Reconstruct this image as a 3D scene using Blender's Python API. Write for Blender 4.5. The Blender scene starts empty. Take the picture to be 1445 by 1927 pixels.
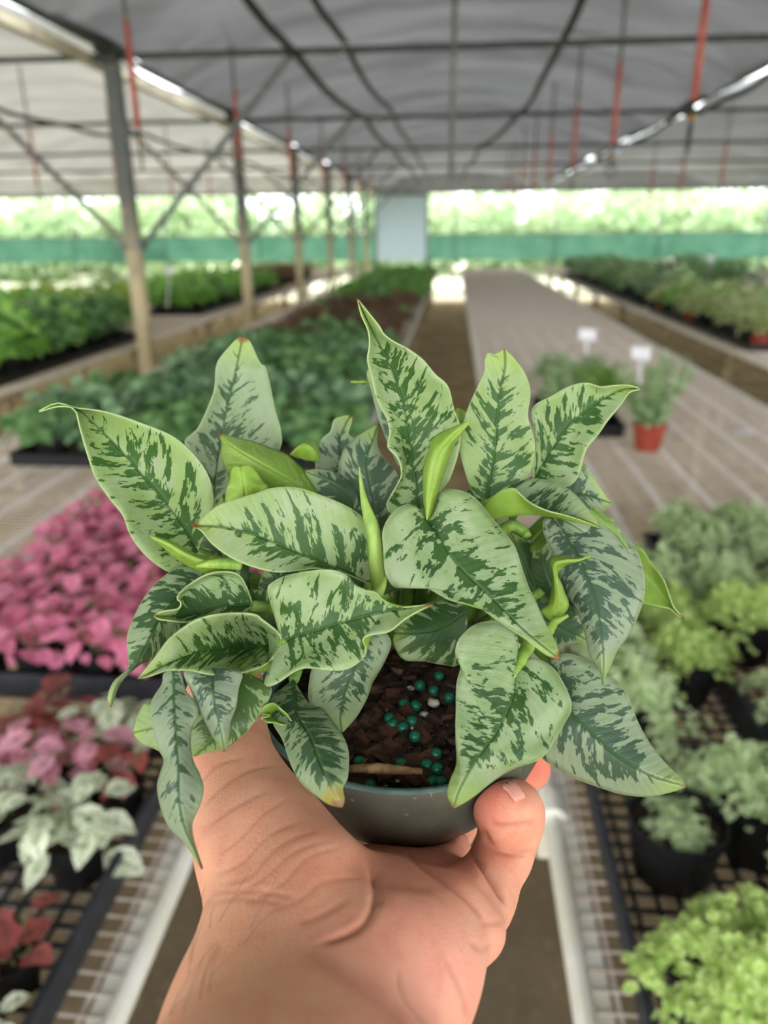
import bpy, bmesh, math, random
import numpy as np
from mathutils import Vector, Matrix

# ------------------------------------------------------------------ camera
FPX, CX, CY = 1400.0, 722.5, 963.5            # focal length and centre of a 1445x1927 frame
CAM = np.array([0.0, 0.0, 1.6])
def _n(v):
    v = np.array(v, float); return v / np.linalg.norm(v)
_yc = _n((855 - CX, CY - 437, -FPX))           # the aisle direction seen by the camera
_zc = _n((-.009, 1.0, -(-.009 * _yc[0] + _yc[1]) / _yc[2]))
_xc = np.cross(_yc, _zc)
RC = np.stack([_xc, _yc, _zc], 1)              # world -> camera
def P(x, y, d):
    return RC.T @ np.array([(x - CX) / FPX * d, -(y - CY) / FPX * d, -d]) + CAM
def project(pts):
    c = (np.asarray(pts) - CAM) @ RC.T
    return np.stack([CX + FPX * c[:, 0] / -c[:, 2], CY - FPX * c[:, 1] / -c[:, 2], -c[:, 2]], 1)

scene = bpy.context.scene
col = scene.collection
cam_data = bpy.data.cameras.new('camera')
cam = bpy.data.objects.new('camera', cam_data)
col.objects.link(cam)
M4 = Matrix([list(r) for r in RC.T]).to_4x4()
M4.translation = Vector(CAM)
cam.matrix_world = M4
cam_data.sensor_fit = 'VERTICAL'
cam_data.sensor_height = 24.0
cam_data.lens = FPX / 1927 * 24.0
cam_data.clip_start = 0.02
cam_data.clip_end = 400
cam_data.dof.use_dof = True
cam_data.dof.focus_distance = 0.205
cam_data.dof.aperture_fstop = cam_data.lens / 2.6
scene.camera = cam

# ------------------------------------------------------------------ light
world = bpy.data.worlds.new('world'); scene.world = world
world.use_nodes = True
wb = world.node_tree.nodes['Background']
wb.inputs[0].default_value = (0.94, 0.97, 1.0, 1)
wb.inputs[1].default_value = 3.3
sun_d = bpy.data.lights.new('sun', 'SUN'); sun_d.energy = 5.0; sun_d.angle = math.radians(3); sun_d.color = (1, .95, .86)
sun = bpy.data.objects.new('sun', sun_d); col.objects.link(sun)
sun.rotation_euler = (math.radians(-60), 0, math.radians(8))
vs = scene.view_settings
vs.view_transform = 'Standard'; vs.look = 'None'; vs.gamma = 1; vs.use_curve_mapping = False
vs.exposure = 0.6

# ------------------------------------------------------------------ helpers
def lin(r, g, b):
    f = lambda c: (c / 255 / 12.92) if c / 255 <= .04045 else ((c / 255 + .055) / 1.055) ** 2.4
    return (f(r), f(g), f(b), 1)

class NT:
    """thin wrapper for building node trees"""
    def __init__(s, m):
        m.use_nodes = True; s.t = m.node_tree; s.t.nodes.clear()
        s.out = s.t.nodes.new('ShaderNodeOutputMaterial')
    def n(s, k, **kw):
        o = s.t.nodes.new('ShaderNode' + k)
        for a, b in kw.items(): setattr(o, a, b)
        return o
    def put(s, sock, v):
        if isinstance(v, bpy.types.NodeSocket): s.t.links.new(v, sock)
        else: sock.default_value = v
    def math(s, op, a, b=0.0, c=0.0, clamp=False):
        o = s.n('Math', operation=op, use_clamp=clamp)
        s.put(o.inputs[0], a); s.put(o.inputs[1], b); s.put(o.inputs[2], c)
        return o.outputs[0]
    def mix(s, f, a, b):
        o = s.n('Mix', data_type='RGBA'); s.put(o.inputs[0], f); s.put(o.inputs[6], a); s.put(o.inputs[7], b)
        return o.outputs[2]
    def ramp(s, f, lo, hi):
        o = s.n('MapRange', interpolation_type='SMOOTHSTEP'); s.put(o.inputs[0], f)
        s.put(o.inputs[1], lo); s.put(o.inputs[2], hi); return o.outputs[0]
    def noise(s, vec, scale, detail=3, rough=.55, dist=0.0):
        o = s.n('TexNoise'); s.put(o.inputs['Scale'], scale); s.put(o.inputs['Detail'], detail)
        s.put(o.inputs['Roughness'], rough); s.put(o.inputs['Distortion'], dist)
        if vec is not None: s.put(o.inputs['Vector'], vec)
        return o.outputs[0]
    def comb(s, x, y, z):
        o = s.n('CombineXYZ'); s.put(o.inputs[0], x); s.put(o.inputs[1], y); s.put(o.inputs[2], z); return o.outputs[0]
    def sep(s, v):
        o = s.n('SeparateXYZ'); s.put(o.inputs[0], v); return o.outputs
    def bump(s, h, strength=.3, dist=.001):
        o = s.n('Bump'); s.put(o.inputs['Strength'], strength); s.put(o.inputs['Distance'], dist); s.put(o.inputs['Height'], h)
        return o.outputs[0]
    def bsdf(s, color, rough=.6, spec=.4, normal=None, metal=0.0):
        o = s.n('BsdfPrincipled'); s.put(o.inputs['Base Color'], color); s.put(o.inputs['Roughness'], rough)
        s.put(o.inputs['Specular IOR Level'], spec); s.put(o.inputs['Metallic'], metal)
        if normal is not None: s.put(o.inputs['Normal'], normal)
        return o
    def done(s, sh): s.t.links.new(sh, s.out.inputs[0])

def M_plain(name, c1, c2=None, scale=8, rough=.6, spec=.4, metal=0.0, bumpd=0.0):
    m = bpy.data.materials.new(name); t = NT(m)
    tc = t.n('TexCoord').outputs['Object']
    f = t.noise(tc, scale, 4, .6)
    c = t.mix(t.ramp(f, .35, .65), c1, c2 if c2 else c1)
    nrm = t.bump(f, .5, bumpd) if bumpd else None
    t.done(t.bsdf(c, rough, spec, nrm, metal).outputs[0]); return m

def M_leafy(name, ca, cb, cc=None, trans=.3, rough=.45, veins=None, vscale=300):
    """leaf material: every leaf of a mass gets its own mix of two colours; cc marks the middle of the leaf"""
    m = bpy.data.materials.new(name); t = NT(m)
    g = t.n('NewGeometry')
    c = t.mix(g.outputs['Random Per Island'], ca, cb)
    at = t.n('Attribute', attribute_name='mid').outputs['Fac']
    if cc: c = t.mix(t.ramp(at, .35, .75), c, cc)
    if veins:
        tc = t.n('TexCoord').outputs['Object']
        f = t.noise(tc, vscale, 2, .6)
        c = t.mix(t.ramp(f, .47, .60), c, veins)
    b = t.bsdf(c, rough, .35)
    tr = t.n('BsdfTranslucent'); t.put(tr.inputs[0], c)
    mx = t.n('MixShader'); mx.inputs[0].default_value = trans
    t.t.links.new(b.outputs[0], mx.inputs[1]); t.t.links.new(tr.outputs[0], mx.inputs[2])
    t.done(mx.outputs[0]); return m

class MB:
    """collects shapes into one mesh"""
    def __init__(s): s.v = []; s.f = []; s.a = []
    def add(s, vs, fs, att=None):
        o = len(s.v); s.v += [tuple(map(float, v)) for v in vs]; s.f += [tuple(i + o for i in f) for f in fs]
        s.a += list(att) if att is not None else [0.0] * len(vs)
    def box(s, c, size, R=None):
        hx, hy, hz = [q / 2 for q in size]
        vs = np.array([(x, y, z) for x in (-hx, hx) for y in (-hy, hy) for z in (-hz, hz)])
        if R is not None: vs = vs @ np.asarray(R).T
        s.add(vs + np.asarray(c, float), [(0, 1, 3, 2), (4, 6, 7, 5), (0, 4, 5, 1), (2, 3, 7, 6), (0, 2, 6, 4), (1, 5, 7, 3)])
    def cbox(s, c, size, b=.003):
        """box with chamfered long edges (octagon section along its longest axis)"""
        ax = int(np.argmax(size)); o = [i for i in range(3) if i != ax]
        L = size[ax] / 2; A = size[o[0]] / 2; B = size[o[1]] / 2; b = min(b, A * .8, B * .8)
        ring = [(A - b, B), (A, B - b), (A, -B + b), (A - b, -B), (-A + b, -B), (-A, -B + b), (-A, B - b), (-A + b, B)]
        vs = []
        for e in (-L, L):
            for p, q in ring:
                v = [0, 0, 0]; v[ax] = e; v[o[0]] = p; v[o[1]] = q; vs.append(v)
        fs = [(i, (i + 1) % 8, 8 + (i + 1) % 8, 8 + i) for i in range(8)] + [tuple(range(7, -1, -1)), tuple(range(8, 16))]
        s.add(np.array(vs) + np.asarray(c, float), fs)
    def tube(s, pts, rad, n=8, cap=True):
        pts = [np.asarray(p, float) for p in pts]
        rad = [rad] * len(pts) if np.isscalar(rad) else rad
        rings = []; up = np.array([0.123, 0.2, 1.0])
        for i, p in enumerate(pts):
            t = _n(pts[min(i + 1, len(pts) - 1)] - pts[max(i - 1, 0)])
            if i == 0:
                a = np.cross(t, up)
                if np.linalg.norm(a) < .3: a = np.cross(t, (1, .1, .05))
                a = _n(a)
            else: a = _n(a - t * np.dot(a, t))
            b = np.cross(t, a)
            rings.append([p + rad[i] * (a * math.cos(2 * math.pi * k / n) + b * math.sin(2 * math.pi * k / n)) for k in range(n)])
        fs = [(i * n + k, i * n + (k + 1) % n, (i + 1) * n + (k + 1) % n, (i + 1) * n + k) for i in range(len(pts) - 1) for k in range(n)]
        if cap: fs += [tuple(range(n - 1, -1, -1)), tuple((len(pts) - 1) * n + k for k in range(n))]
        s.add([v for r in rings for v in r], fs)
    def lathe(s, prof, n=24, c=(0, 0, 0), close=False):
        vs = [(c[0] + r * math.cos(2 * math.pi * k / n), c[1] + r * math.sin(2 * math.pi * k / n), c[2] + z) for r, z in prof for k in range(n)]
        m = len(prof)
        fs = [(i * n + k, i * n + (k + 1) % n, (i + 1) * n + (k + 1) % n, (i + 1) * n + k) for i in range(m - 1) for k in range(n)]
        s.add(vs, fs)
    def leaf(s, base, dirv, nrm, L, W, bend=.25, fold=.12, k=4):
        """a pointed oval leaf: folded along the midrib and bent down"""
        dirv = _n(dirv); nrm = _n(nrm - dirv * np.dot(nrm, dirv)); side = np.cross(dirv, nrm)
        vs = []; at = []
        wid = {2: (0, 1, 0), 3: (0, .95, .75, 0), 4: (0, .8, 1, .62, 0)}[k]
        fs = []
        for i in range(k + 1):
            t = i / k
            p = base + dirv * (L * t * (1 - .12 * bend * t)) - nrm * (L * bend * t * t)
            w = W / 2 * wid[i]
            if w == 0: vs.append(p); at.append(1.0)
            else:
                vs += [p - side * w + nrm * fold * w, p, p + side * w + nrm * fold * w]; at += [0.0, 1.0, 0.0]
        idx = []; q = 0
        for i in range(k + 1):
            if wid[i] == 0: idx.append((q, q, q)); q += 1
            else: idx.append((q, q + 1, q + 2)); q += 3
        for i in range(k):
            a, b = idx[i], idx[i + 1]
            for h in (0, 1):
                f = []
                for z in (a[h], a[h + 1], b[h + 1], b[h]):
                    if z not in f: f.append(z)
                fs.append(tuple(f))
        s.add(vs, fs, at)
    def mesh(s, name, mats, smooth=False):
        me = bpy.data.meshes.new(name); me.from_pydata(s.v, [], s.f)
        for m in (mats if isinstance(mats, (list, tuple)) else [mats]): me.materials.append(m)
        if any(s.a):
            at = me.attributes.new('mid', 'FLOAT', 'POINT'); at.data.foreach_set('value', s.a)
        if smooth: me.polygons.foreach_set('use_smooth', [True] * len(me.polygons))
        me.update(); return me

def obj(name, me, parent=None, loc=None, rot=None):
    o = bpy.data.objects.new(name, me); col.objects.link(o)
    if parent is not None: o.parent = parent
    if loc is not None: o.location = loc
    if rot is not None: o.rotation_euler = rot
    return o
def tag(o, label, cat, group=None, kind=None):
    if label: o['label'] = label
    if cat: o['category'] = cat
    if group: o['group'] = group
    if kind: o['kind'] = kind
    return o
def empty(name, loc, label, cat, group=None, rz=0):
    o = bpy.data.objects.new(name, None); col.objects.link(o); o.location = loc; o.rotation_euler = (0, 0, rz)
    o.empty_display_size = .05
    return tag(o, label, cat, group)
ORD = 'first second third fourth fifth sixth seventh eighth ninth tenth eleventh twelfth thirteenth fourteenth fifteenth sixteenth seventeenth eighteenth nineteenth twentieth'.split()
ORD += ['twenty-' + w for w in ORD[:9]]
def copy_tree(o, loc, rz=0, sc=1.0, label=None, group=None):
    r = o.copy(); col.objects.link(r); r.location = loc; r.rotation_euler = (0, 0, rz); r.scale = (sc, sc, sc)
    if label: r['label'] = label
    if group: r['group'] = group
    for ch in o.children:
        c = ch.copy(); col.objects.link(c); c.parent = r
        for g in ch.children:
            d = g.copy(); col.objects.link(d); d.parent = c
    return r

# ================================================================== the shade house
rnd = random.Random(5)
# ---- ground
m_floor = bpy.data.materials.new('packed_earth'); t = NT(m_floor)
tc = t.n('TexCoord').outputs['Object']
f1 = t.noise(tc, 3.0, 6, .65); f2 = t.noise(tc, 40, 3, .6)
dry = t.mix(t.ramp(f1, .3, .7), lin(196, 172, 126), lin(150, 130, 94)); shade_tone = t.mix(t.ramp(f1, .3, .7), lin(122, 106, 82), lin(92, 80, 62))
c = t.mix(t.ramp(t.math('ADD', t.sep(tc)[1], t.math('MULTIPLY', f1, 2.5)), 2.4, 4.2), shade_tone, dry); c = t.mix(t.math('MULTIPLY', t.ramp(f2, .5, .8), .4), c, lin(160, 142, 112))  # lighter far tone stands in for sunlight bleeding in, darker near tone for shade
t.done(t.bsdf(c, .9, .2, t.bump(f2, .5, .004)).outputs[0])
m_gravel = M_plain('pale_gravel', lin(226, 222, 196), lin(196, 194, 164), 6, .9, .2)
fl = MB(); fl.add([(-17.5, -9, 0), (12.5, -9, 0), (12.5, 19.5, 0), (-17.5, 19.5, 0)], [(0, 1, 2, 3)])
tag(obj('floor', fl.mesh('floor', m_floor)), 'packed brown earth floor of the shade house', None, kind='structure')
fg = MB(); fg.add([(-60, 19.5, 0), (60, 19.5, 0), (60, 120, 0), (-60, 120, 0)], [(0, 1, 2, 3)])
fg.add([(-60, -9, -.002), (-17.5, -9, -.002), (-17.5, 19.5, -.002), (-60, 19.5, -.002)], [(0, 1, 2, 3)])
fg.add([(12.5, -9, -.002), (60, -9, -.002), (60, 19.5, -.002), (12.5, 19.5, -.002)], [(0, 1, 2, 3)])
fg.add([(-60, -60, -.002), (60, -60, -.002), (60, -9, -.002), (-60, -9, -.002)], [(0, 1, 2, 3)])
tag(obj('ground', fg.mesh('ground', m_gravel)), 'pale sunlit gravel outside the shade house', None, kind='structure')

# ---- shade cloth ceiling: sagging between the wires
def cloth_mat(name, ca, cb, tr):
    m = bpy.data.materials.new(name); t = NT(m)
    tc = t.n('TexCoord').outputs['Object']
    mp = t.n('Mapping'); mp.inputs['Scale'].default_value = (.5, 1.7, 1); mp.inputs['Rotation'].default_value = (0, 0, .5)
    t.t.links.new(tc, mp.inputs[0])
    f = t.noise(mp.outputs[0], 1.2, 4, .6, .6)
    c = t.mix(t.ramp(f, .3, .7), ca, cb)
    d = t.n('BsdfDiffuse'); d.inputs[0].default_value = lin(122, 124, 124)
    l = t.n('BsdfTranslucent'); t.put(l.inputs[0], c)
    a = t.n('AddShader'); 
    mx = t.n('MixShader'); mx.inputs[0].default_value = tr
    t.t.links.new(d.outputs[0], mx.inputs[1]); t.t.links.new(l.outputs[0], mx.inputs[2]); t.done(mx.outputs[0]); return m
m_cloth = cloth_mat('grey_shade_cloth', lin(170, 171, 173), lin(126, 127, 130), .10)
m_cloth2 = cloth_mat('pale_shade_cloth', lin(205, 202, 190), lin(172, 170, 160), .175)
Y0, DY, NB = 5.46, 3.0, 7
BARS = [Y0 + DY * k for k in range(-2, NB)]
YF, YN = 23.5, -2.4  # YN: unseen near roof edge, cut short so sky lights hand and plant
def ceiling_z(x, y, x0, x1):
    s = (x - x0) / (x1 - x0); ph = ((y - Y0) / DY) % 1.0
    return 2.80 + .50 * math.sin(math.pi * s) ** .8 - .07 * math.sin(math.pi * ph) + .012 * math.sin(9 * x + 3 * y) + .01 * math.sin(5.1 * y - 4 * x)
def cloth(name, x0, x1, mat, label):
    nx, ny = 28, 120; v = []; fs = []
    for j in range(ny + 1):
        y = YN + (YF - YN) * j / ny
        for i in range(nx + 1):
            x = x0 + (x1 - x0) * i / nx; v.append((x, y, ceiling_z(x, y, x0, x1)))
    for j in range(ny):
        for i in range(nx):
            a = j * (nx + 1) + i; fs.append((a, a + 1, a + nx + 2, a + nx + 1))
    mb = MB(); mb.add(v, fs); o = obj(name, mb.mesh(name, mat, True)); tag(o, label, None, kind='structure'); return o
GX = 2.34
cloth('ceiling', -GX + .05, GX - .03, m_cloth, 'grey shade cloth sagging between the roof wires of the middle bay')
cloth('ceiling.001', -GX - 5.2, -GX - .05, m_cloth2, 'pale shade cloth roof of the left bay')
cloth('ceiling.002', GX + .09, GX + 4.9, m_cloth, 'grey shade cloth roof of the right bay')
cloth('ceiling.003', -GX - 10.2, -GX - 5.22, m_cloth2, 'pale shade cloth roof of the second left bay')
cloth('ceiling.004', -GX - 15.2, -GX - 10.22, m_cloth2, 'pale shade cloth roof of the outermost left bay')
cloth('ceiling.005', GX + 4.92, GX + 10, m_cloth, 'grey shade cloth roof of the outer right bay')
m_galv = M_plain('weathered_galvanised_steel', lin(118, 122, 122), lin(92, 96, 97), 20, .45, .5, .3)
m_dark = M_plain('dark_painted_steel', lin(74, 79, 78), lin(58, 62, 62), 14, .5, .5, .2)
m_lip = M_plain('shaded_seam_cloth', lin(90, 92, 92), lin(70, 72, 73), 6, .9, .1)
# seams: the cloth edges are clipped to a gutter wire and the gap between two bays stays open in places
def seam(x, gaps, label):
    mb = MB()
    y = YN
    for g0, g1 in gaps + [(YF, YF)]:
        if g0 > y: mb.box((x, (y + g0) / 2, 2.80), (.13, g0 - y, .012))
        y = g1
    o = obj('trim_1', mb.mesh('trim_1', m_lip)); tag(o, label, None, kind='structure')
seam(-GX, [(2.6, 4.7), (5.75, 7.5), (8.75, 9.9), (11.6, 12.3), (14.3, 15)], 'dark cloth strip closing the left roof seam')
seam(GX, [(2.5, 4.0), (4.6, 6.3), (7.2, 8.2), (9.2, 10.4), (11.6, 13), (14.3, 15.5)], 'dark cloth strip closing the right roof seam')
# the gable ends above the far opening are closed with the same cloth
for nm, x0, x1 in (('wall_far', -GX, GX), ('wall_far.001', -GX - 5.2, -GX), ('wall_far.002', GX, GX + 4.9), ('wall_far.003', -GX - 10.2, -GX - 5.2), ('wall_far.004', -GX - 15.2, -GX - 10.2), ('wall_far.005', GX + 4.9, GX + 10)):
    mb = MB(); n = 24; vs = []
    for i in range(n + 1):
        x = x0 + (x1 - x0) * i / n; vs += [(x, YF + .02, 2.66 + .01 * math.sin(3 * x)), (x, YF + .02, ceiling_z(x, YF, x0, x1) + .01)]
    mb.add(vs, [(2 * i, 2 * i + 2, 2 * i + 3, 2 * i + 1) for i in range(n)])
    tag(obj(nm, mb.mesh(nm, m_cloth2 if nm[-1] in '134' else m_cloth)), 'gable cloth above the far opening', None, kind='structure')
def beam(name, p, q, r, mat, label, cat='beam', n=8):
    mb = MB(); mb.tube([p, q], r, n); return tag(obj(name, mb.mesh(name, mat)), label, None, kind='structure')
mb = MB(); mb.cbox((-GX - .09, (YN + YF) / 2, 2.69), (.05, YF - YN, .07), .006)
tag(obj('trim_2', mb.mesh('trim_2', M_plain('cream_painted_purlin', lin(206, 198, 174), lin(176, 168, 146), 6, .6)), None), 'cream purlin along the left roof seam', None, kind='structure')
mb = MB(); mb.tube([(-GX + .07, YN, 2.73), (-GX + .07, YF, 2.73)], .022, 8)
mb.tube([(GX - .05, YN, 2.74), (GX - .05, YF, 2.74)], .014, 8)
tag(obj('trim_3', mb.mesh('trim_3', m_dark)), 'dark gutter pipes along the roof seams', None, kind='structure')
# tie bars, one at each row of columns
for k, y in enumerate(BARS):
    beam('tie_bar', (-17.4, y, 2.70), (12.2, y, 2.70), .021, m_dark, 'horizontal dark steel tie bar under the shade cloth')
# columns with their braces
m_col = bpy.data.materials.new('column_paint'); t = NT(m_col)
tc = t.n('TexCoord').outputs['Object']; z = t.sep(tc)[2]
f = t.noise(tc, 9, 4, .6); zz = t.math('ADD', z, t.math('MULTIPLY', f, .5))
c = t.mix(t.ramp(zz, 1.35, 2.2), lin(196, 180, 142), lin(92, 96, 95)); c = t.mix(t.ramp(f, .52, .75), c, lin(150, 138, 112))
t.done(t.bsdf(c, .55, .4).outputs[0])
LB = ['nearest of the row', 'second of the row', 'third of the row', 'fourth of the row', 'fifth of the row', 'last of the row']
for k in range(6):
    y = Y0 + DY * k
    r = empty('steel_column', (-2.28, y, 0), 'painted steel column with cross braces left of the middle bench, ' + LB[k], 'column', 'columns along the left aisle')
    mb = MB(); mb.cbox((0, 0, 1.36), (.10, .10, 2.72), .012)
    obj('post', mb.mesh('post', m_col), r)
    mb = MB(); mb.cbox((0, 0, .01), (.2, .2, .02)); 
    obj('base_plate', mb.mesh('base_plate', m_galv), r)
    mb = MB(); mb.cbox((0, 0, 2.735), (.17, .15, .03)); mb.cbox((0, -.055, 2.69), (.12, .012, .09))
    obj('cap_plate', mb.mesh('cap_plate', m_dark), r)
    for sx in (-1, 1):
        mb = MB(); mb.tube([(sx * .05, .03, 1.52), (sx * 1.2, .03, 2.69)], .021, 8)
        obj('brace', mb.mesh('brace', m_col if sx < 0 else m_galv), r)
        mb = MB(); mb.cbox((sx * .06, .0, 1.53), (.03, .13, .06)); obj('bracket', mb.mesh('bracket', m_galv), r)

# hoses and wire bundles that sag along the roof
m_hose = M_plain('black_hose', lin(58, 60, 58), lin(40, 42, 41), 12, .6)
def hose(pts, r, label, cat='hose', grp=None):
    P0 = [np.array(p) for p in pts]; out = []
    for i in range(len(P0) - 1):
        for s in range(6):
            tt = s / 6; sag = -.05 * math.sin(math.pi * tt)
            out.append(P0[i] * (1 - tt) + P0[i + 1] * tt + np.array((0.012 * math.sin(7 * tt + i), 0, sag)))
    out.append(P0[-1]); mb = MB(); mb.tube(out, r, 8)
    return tag(obj('roof_hose', mb.mesh('roof_hose', m_hose, True)), label, cat, grp)
BY = BARS[2:]
hose([(-1.30, 1.0, 3.0), (-1.18, 3.8, 2.95), (-1.05, BY[0], 2.68), (-.92, BY[1], 2.68), (-.86, BY[2], 2.68), (-.82, BY[3], 2.68), (-.8, BY[5], 2.68)], .026, 'thick black hose sagging along the roof left of centre')
hose([(-.98, 1.5, 3.16), (-.86, 4.0, 3.0), (-.74, BY[0], 2.75), (-.66, BY[1], 2.75), (-.62, BY[2], 2.75), (-.6, BY[3], 2.75), (-.6, BY[5], 2.75)], .02, 'thinner black hose with bright clips beside the thick roof hose')
hose([(.78, 1.0, 3.05), (.74, 3.6, 3.1), (.66, BY[0], 2.76), (.66, BY[1], 2.74), (.34, BY[2], 2.72), (.2, BY[3], 2.7), (.1, BY[5], 2.7)], .024, 'black hose running along the roof over the right bench')
hose([(2.02, 1.6, 2.75), (2.2, 4.2, 2.72), (2.16, BY[0], 2.70), (2.22, 7.2, 2.62), (2.2, BY[1], 2.68), (2.24, BY[2], 2.68), (2.24, BY[4], 2.68)], .022, 'black hose hanging along the right roof seam')
hose([(-3.9, 3.0, 2.75), (-3.6, BY[0], 2.62), (-3.4, 7.0, 2.5), (-3.3, BY[1], 2.6), (-3.1, BY[2], 2.62), (-3.0, BY[4], 2.62)], .018, 'black hose sagging under the pale left bay roof')
m_clip = M_plain('bright_zinc_clip', lin(215, 220, 224), lin(190, 196, 200), 30, .3, .6, .7)
for (x, y, z) in [(-.74, BY[0], 2.735), (-.66, BY[1], 2.735), (-.62, BY[2], 2.735)]:
    mb = MB(); mb.cbox((0, 0, 0), (.05, .03, .035), .006); mb.tube([(0, 0, .01), (0, 0, -.06)], .012, 8)
    tag(obj('hose_clip', mb.mesh('hose_clip', m_clip), loc=(x, y, z)), 'small zinc clip under the %s tie bar ahead' % ORD[BY.index(y)], 'clip', 'hose clips on the tie bars')

# ---- hanging sprinkler drops
m_pvc = M_plain('grey_pvc', lin(128, 130, 130), lin(104, 107, 108), 10, .5)
m_red = M_plain('faded_red_sleeve', lin(190, 104, 92), lin(164, 84, 74), 10, .6)
m_brass = M_plain('yellow_nozzle', lin(196, 150, 64), lin(150, 110, 50), 20, .4)
def drop_proto():
    r = empty('sprinkler_drop', (0, 0, 0), '', 'sprinkler', 'sprinkler drops')
    mb = MB(); mb.tube([(0, 0, 1.14), (0, 0, .5)], .012, 8); obj('drop_pipe', mb.mesh('drop_pipe', m_pvc, True), r)
    mb = MB(); mb.tube([(0, 0, .50), (0, 0, .0)], .017, 8); obj('red_sleeve', mb.mesh('red_sleeve', m_red, True), r)
    mb = MB(); mb.tube([(0, 0, 0), (0, 0, -.13)], .008, 8); mb.tube([(-.035, 0, -.13), (.035, 0, -.13)], .006, 6)
    mb.tube([(-.035, 0, -.13), (-.02, 0, -.2), (0, 0, -.22), (.02, 0, -.2), (.035, 0, -.13)], .005, 6)
    obj('sprinkler_frame', mb.mesh('sprinkler_frame', m_hose, True), r)
    mb = MB(); mb.lathe([(.004, -.055), (.016, -.06), (.018, -.075), (.005, -.085)], 10); obj('nozzle', mb.mesh('nozzle', m_brass, True), r)
    return r
proto = drop_proto(); first = True
for X, ys, where in ((-1.74, [4.42 + 2.06 * i for i in range(7)], 'over the left bench'), (1.07, [3.93 + 1.86 * i for i in range(8)], 'over the right bench'),
                     (-4.6, [6.5 + 2.1 * i for i in range(5)], 'in the pale left bay'), (3.5, [7.3 + 1.9 * i for i in range(5)], 'in the pale right bay')):
    for i, y in enumerate(ys):
        lab = 'grey sprinkler drop with red sleeve %s, %s' % (where, ('nearest', 'second', 'third', 'fourth', 'fifth', 'sixth', 'seventh', 'eighth')[i] + ' in its row')
        o = proto if first else copy_tree(proto, (0, 0, 0)); first = False
        o.location = (X, y, 2.15); o.rotation_euler = (0, 0, rnd.uniform(0, 3)); o['label'] = lab; o['group'] = 'sprinkler drops ' + where
mb = MB(); mb.tube([(0, 0, 3.28), (0, 0, 1.95)], .016, 8); mb.tube([(0, 0, 1.95), (0, 0, 1.9)], .01, 8)
tag(obj('hanging_pipe', mb.mesh('hanging_pipe', m_pvc, True), loc=(-.03, 5.2, 0)), 'plain grey pipe hanging from the roof over the aisle', 'pipe')

# ---- far end: green windbreak, translucent strip door, trees
m_screen = bpy.data.materials.new('green_windbreak_cloth'); t = NT(m_screen)
tc = t.n('TexCoord').outputs['Object']; f = t.noise(tc, 1.5, 3, .6)
c = t.mix(t.ramp(f, .3, .7), lin(92, 136, 118), lin(76, 120, 102))
d = t.n('BsdfDiffuse'); t.put(d.inputs[0], c); l = t.n('BsdfTranslucent'); t.put(l.inputs[0], c); mx = t.n('MixShader'); mx.inputs[0].default_value = .22
t.t.links.new(d.outputs[0], mx.inputs[1]); t.t.links.new(l.outputs[0], mx.inputs[2]); t.done(mx.outputs[0])
wr = empty('windbreak_fence', (0, 24, 0), 'long dark green windbreak cloth on posts beyond the benches', 'fence')
for i in range(14):
    x0 = -21 + 3 * i
    mb = MB(); nn = 10; vs = []; fs = []
    for a in range(nn + 1):
        xx = x0 + 3 * a / nn
        for b in range(4): vs.append((xx, .03 * math.sin(a * 1.3 + b), .80 + .72 * b / 3 + .01 * math.sin(a)))
    for a in range(nn):
        for b in range(3): fs.append((a * 4 + b, a * 4 + 4 + b, a * 4 + 5 + b, a * 4 + 1 + b))
    mb.add(vs, fs); obj('screen_panel', mb.mesh('screen_panel', m_screen, True), wr)
    mb = MB(); mb.tube([(x0, .06, 0), (x0, .06, 2.6)], .03, 8); obj('fence_post', mb.mesh('fence_post', m_galv, True), wr)
mb = MB(); mb.tube([(-21, .06, 1.54), (21, .06, 1.54)], .015, 6); obj('top_wire', mb.mesh('top_wire', m_galv), wr)
m_strip = bpy.data.materials.new('blue_grey_plastic_sheet'); t = NT(m_strip)
d = t.n('BsdfDiffuse'); d.inputs[0].default_value = lin(190, 202, 212); l = t.n('BsdfTranslucent'); l.inputs[0].default_value = lin(222, 232, 240); mx = t.n('MixShader'); mx.inputs[0].default_value = .7
t.t.links.new(d.outputs[0], mx.inputs[1]); t.t.links.new(l.outputs[0], mx.inputs[2]); t.done(mx.outputs[0])
r = empty('strip_curtain', (-1.35, 20.3, 0), 'blue grey plastic strip curtain hanging at the far end of the aisle', 'curtain')
for i in range(9):
    mb = MB(); mb.cbox((-.56 + .14 * i, .012 * (i % 2), 1.70), (.15, .005, 1.56), .001); obj('strip', mb.mesh('strip', m_strip), r)
mb = MB(); mb.cbox((0, 0, 2.5), (1.34, .05, .06)); obj('curtain_rail', mb.mesh('curtain_rail', m_galv), r)
for sx in (-.66, .66):
    mb = MB(); mb.cbox((sx, 0, 1.25), (.05, .05, 2.5)); obj('curtain_post', mb.mesh('curtain_post', m_galv), r)

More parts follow.
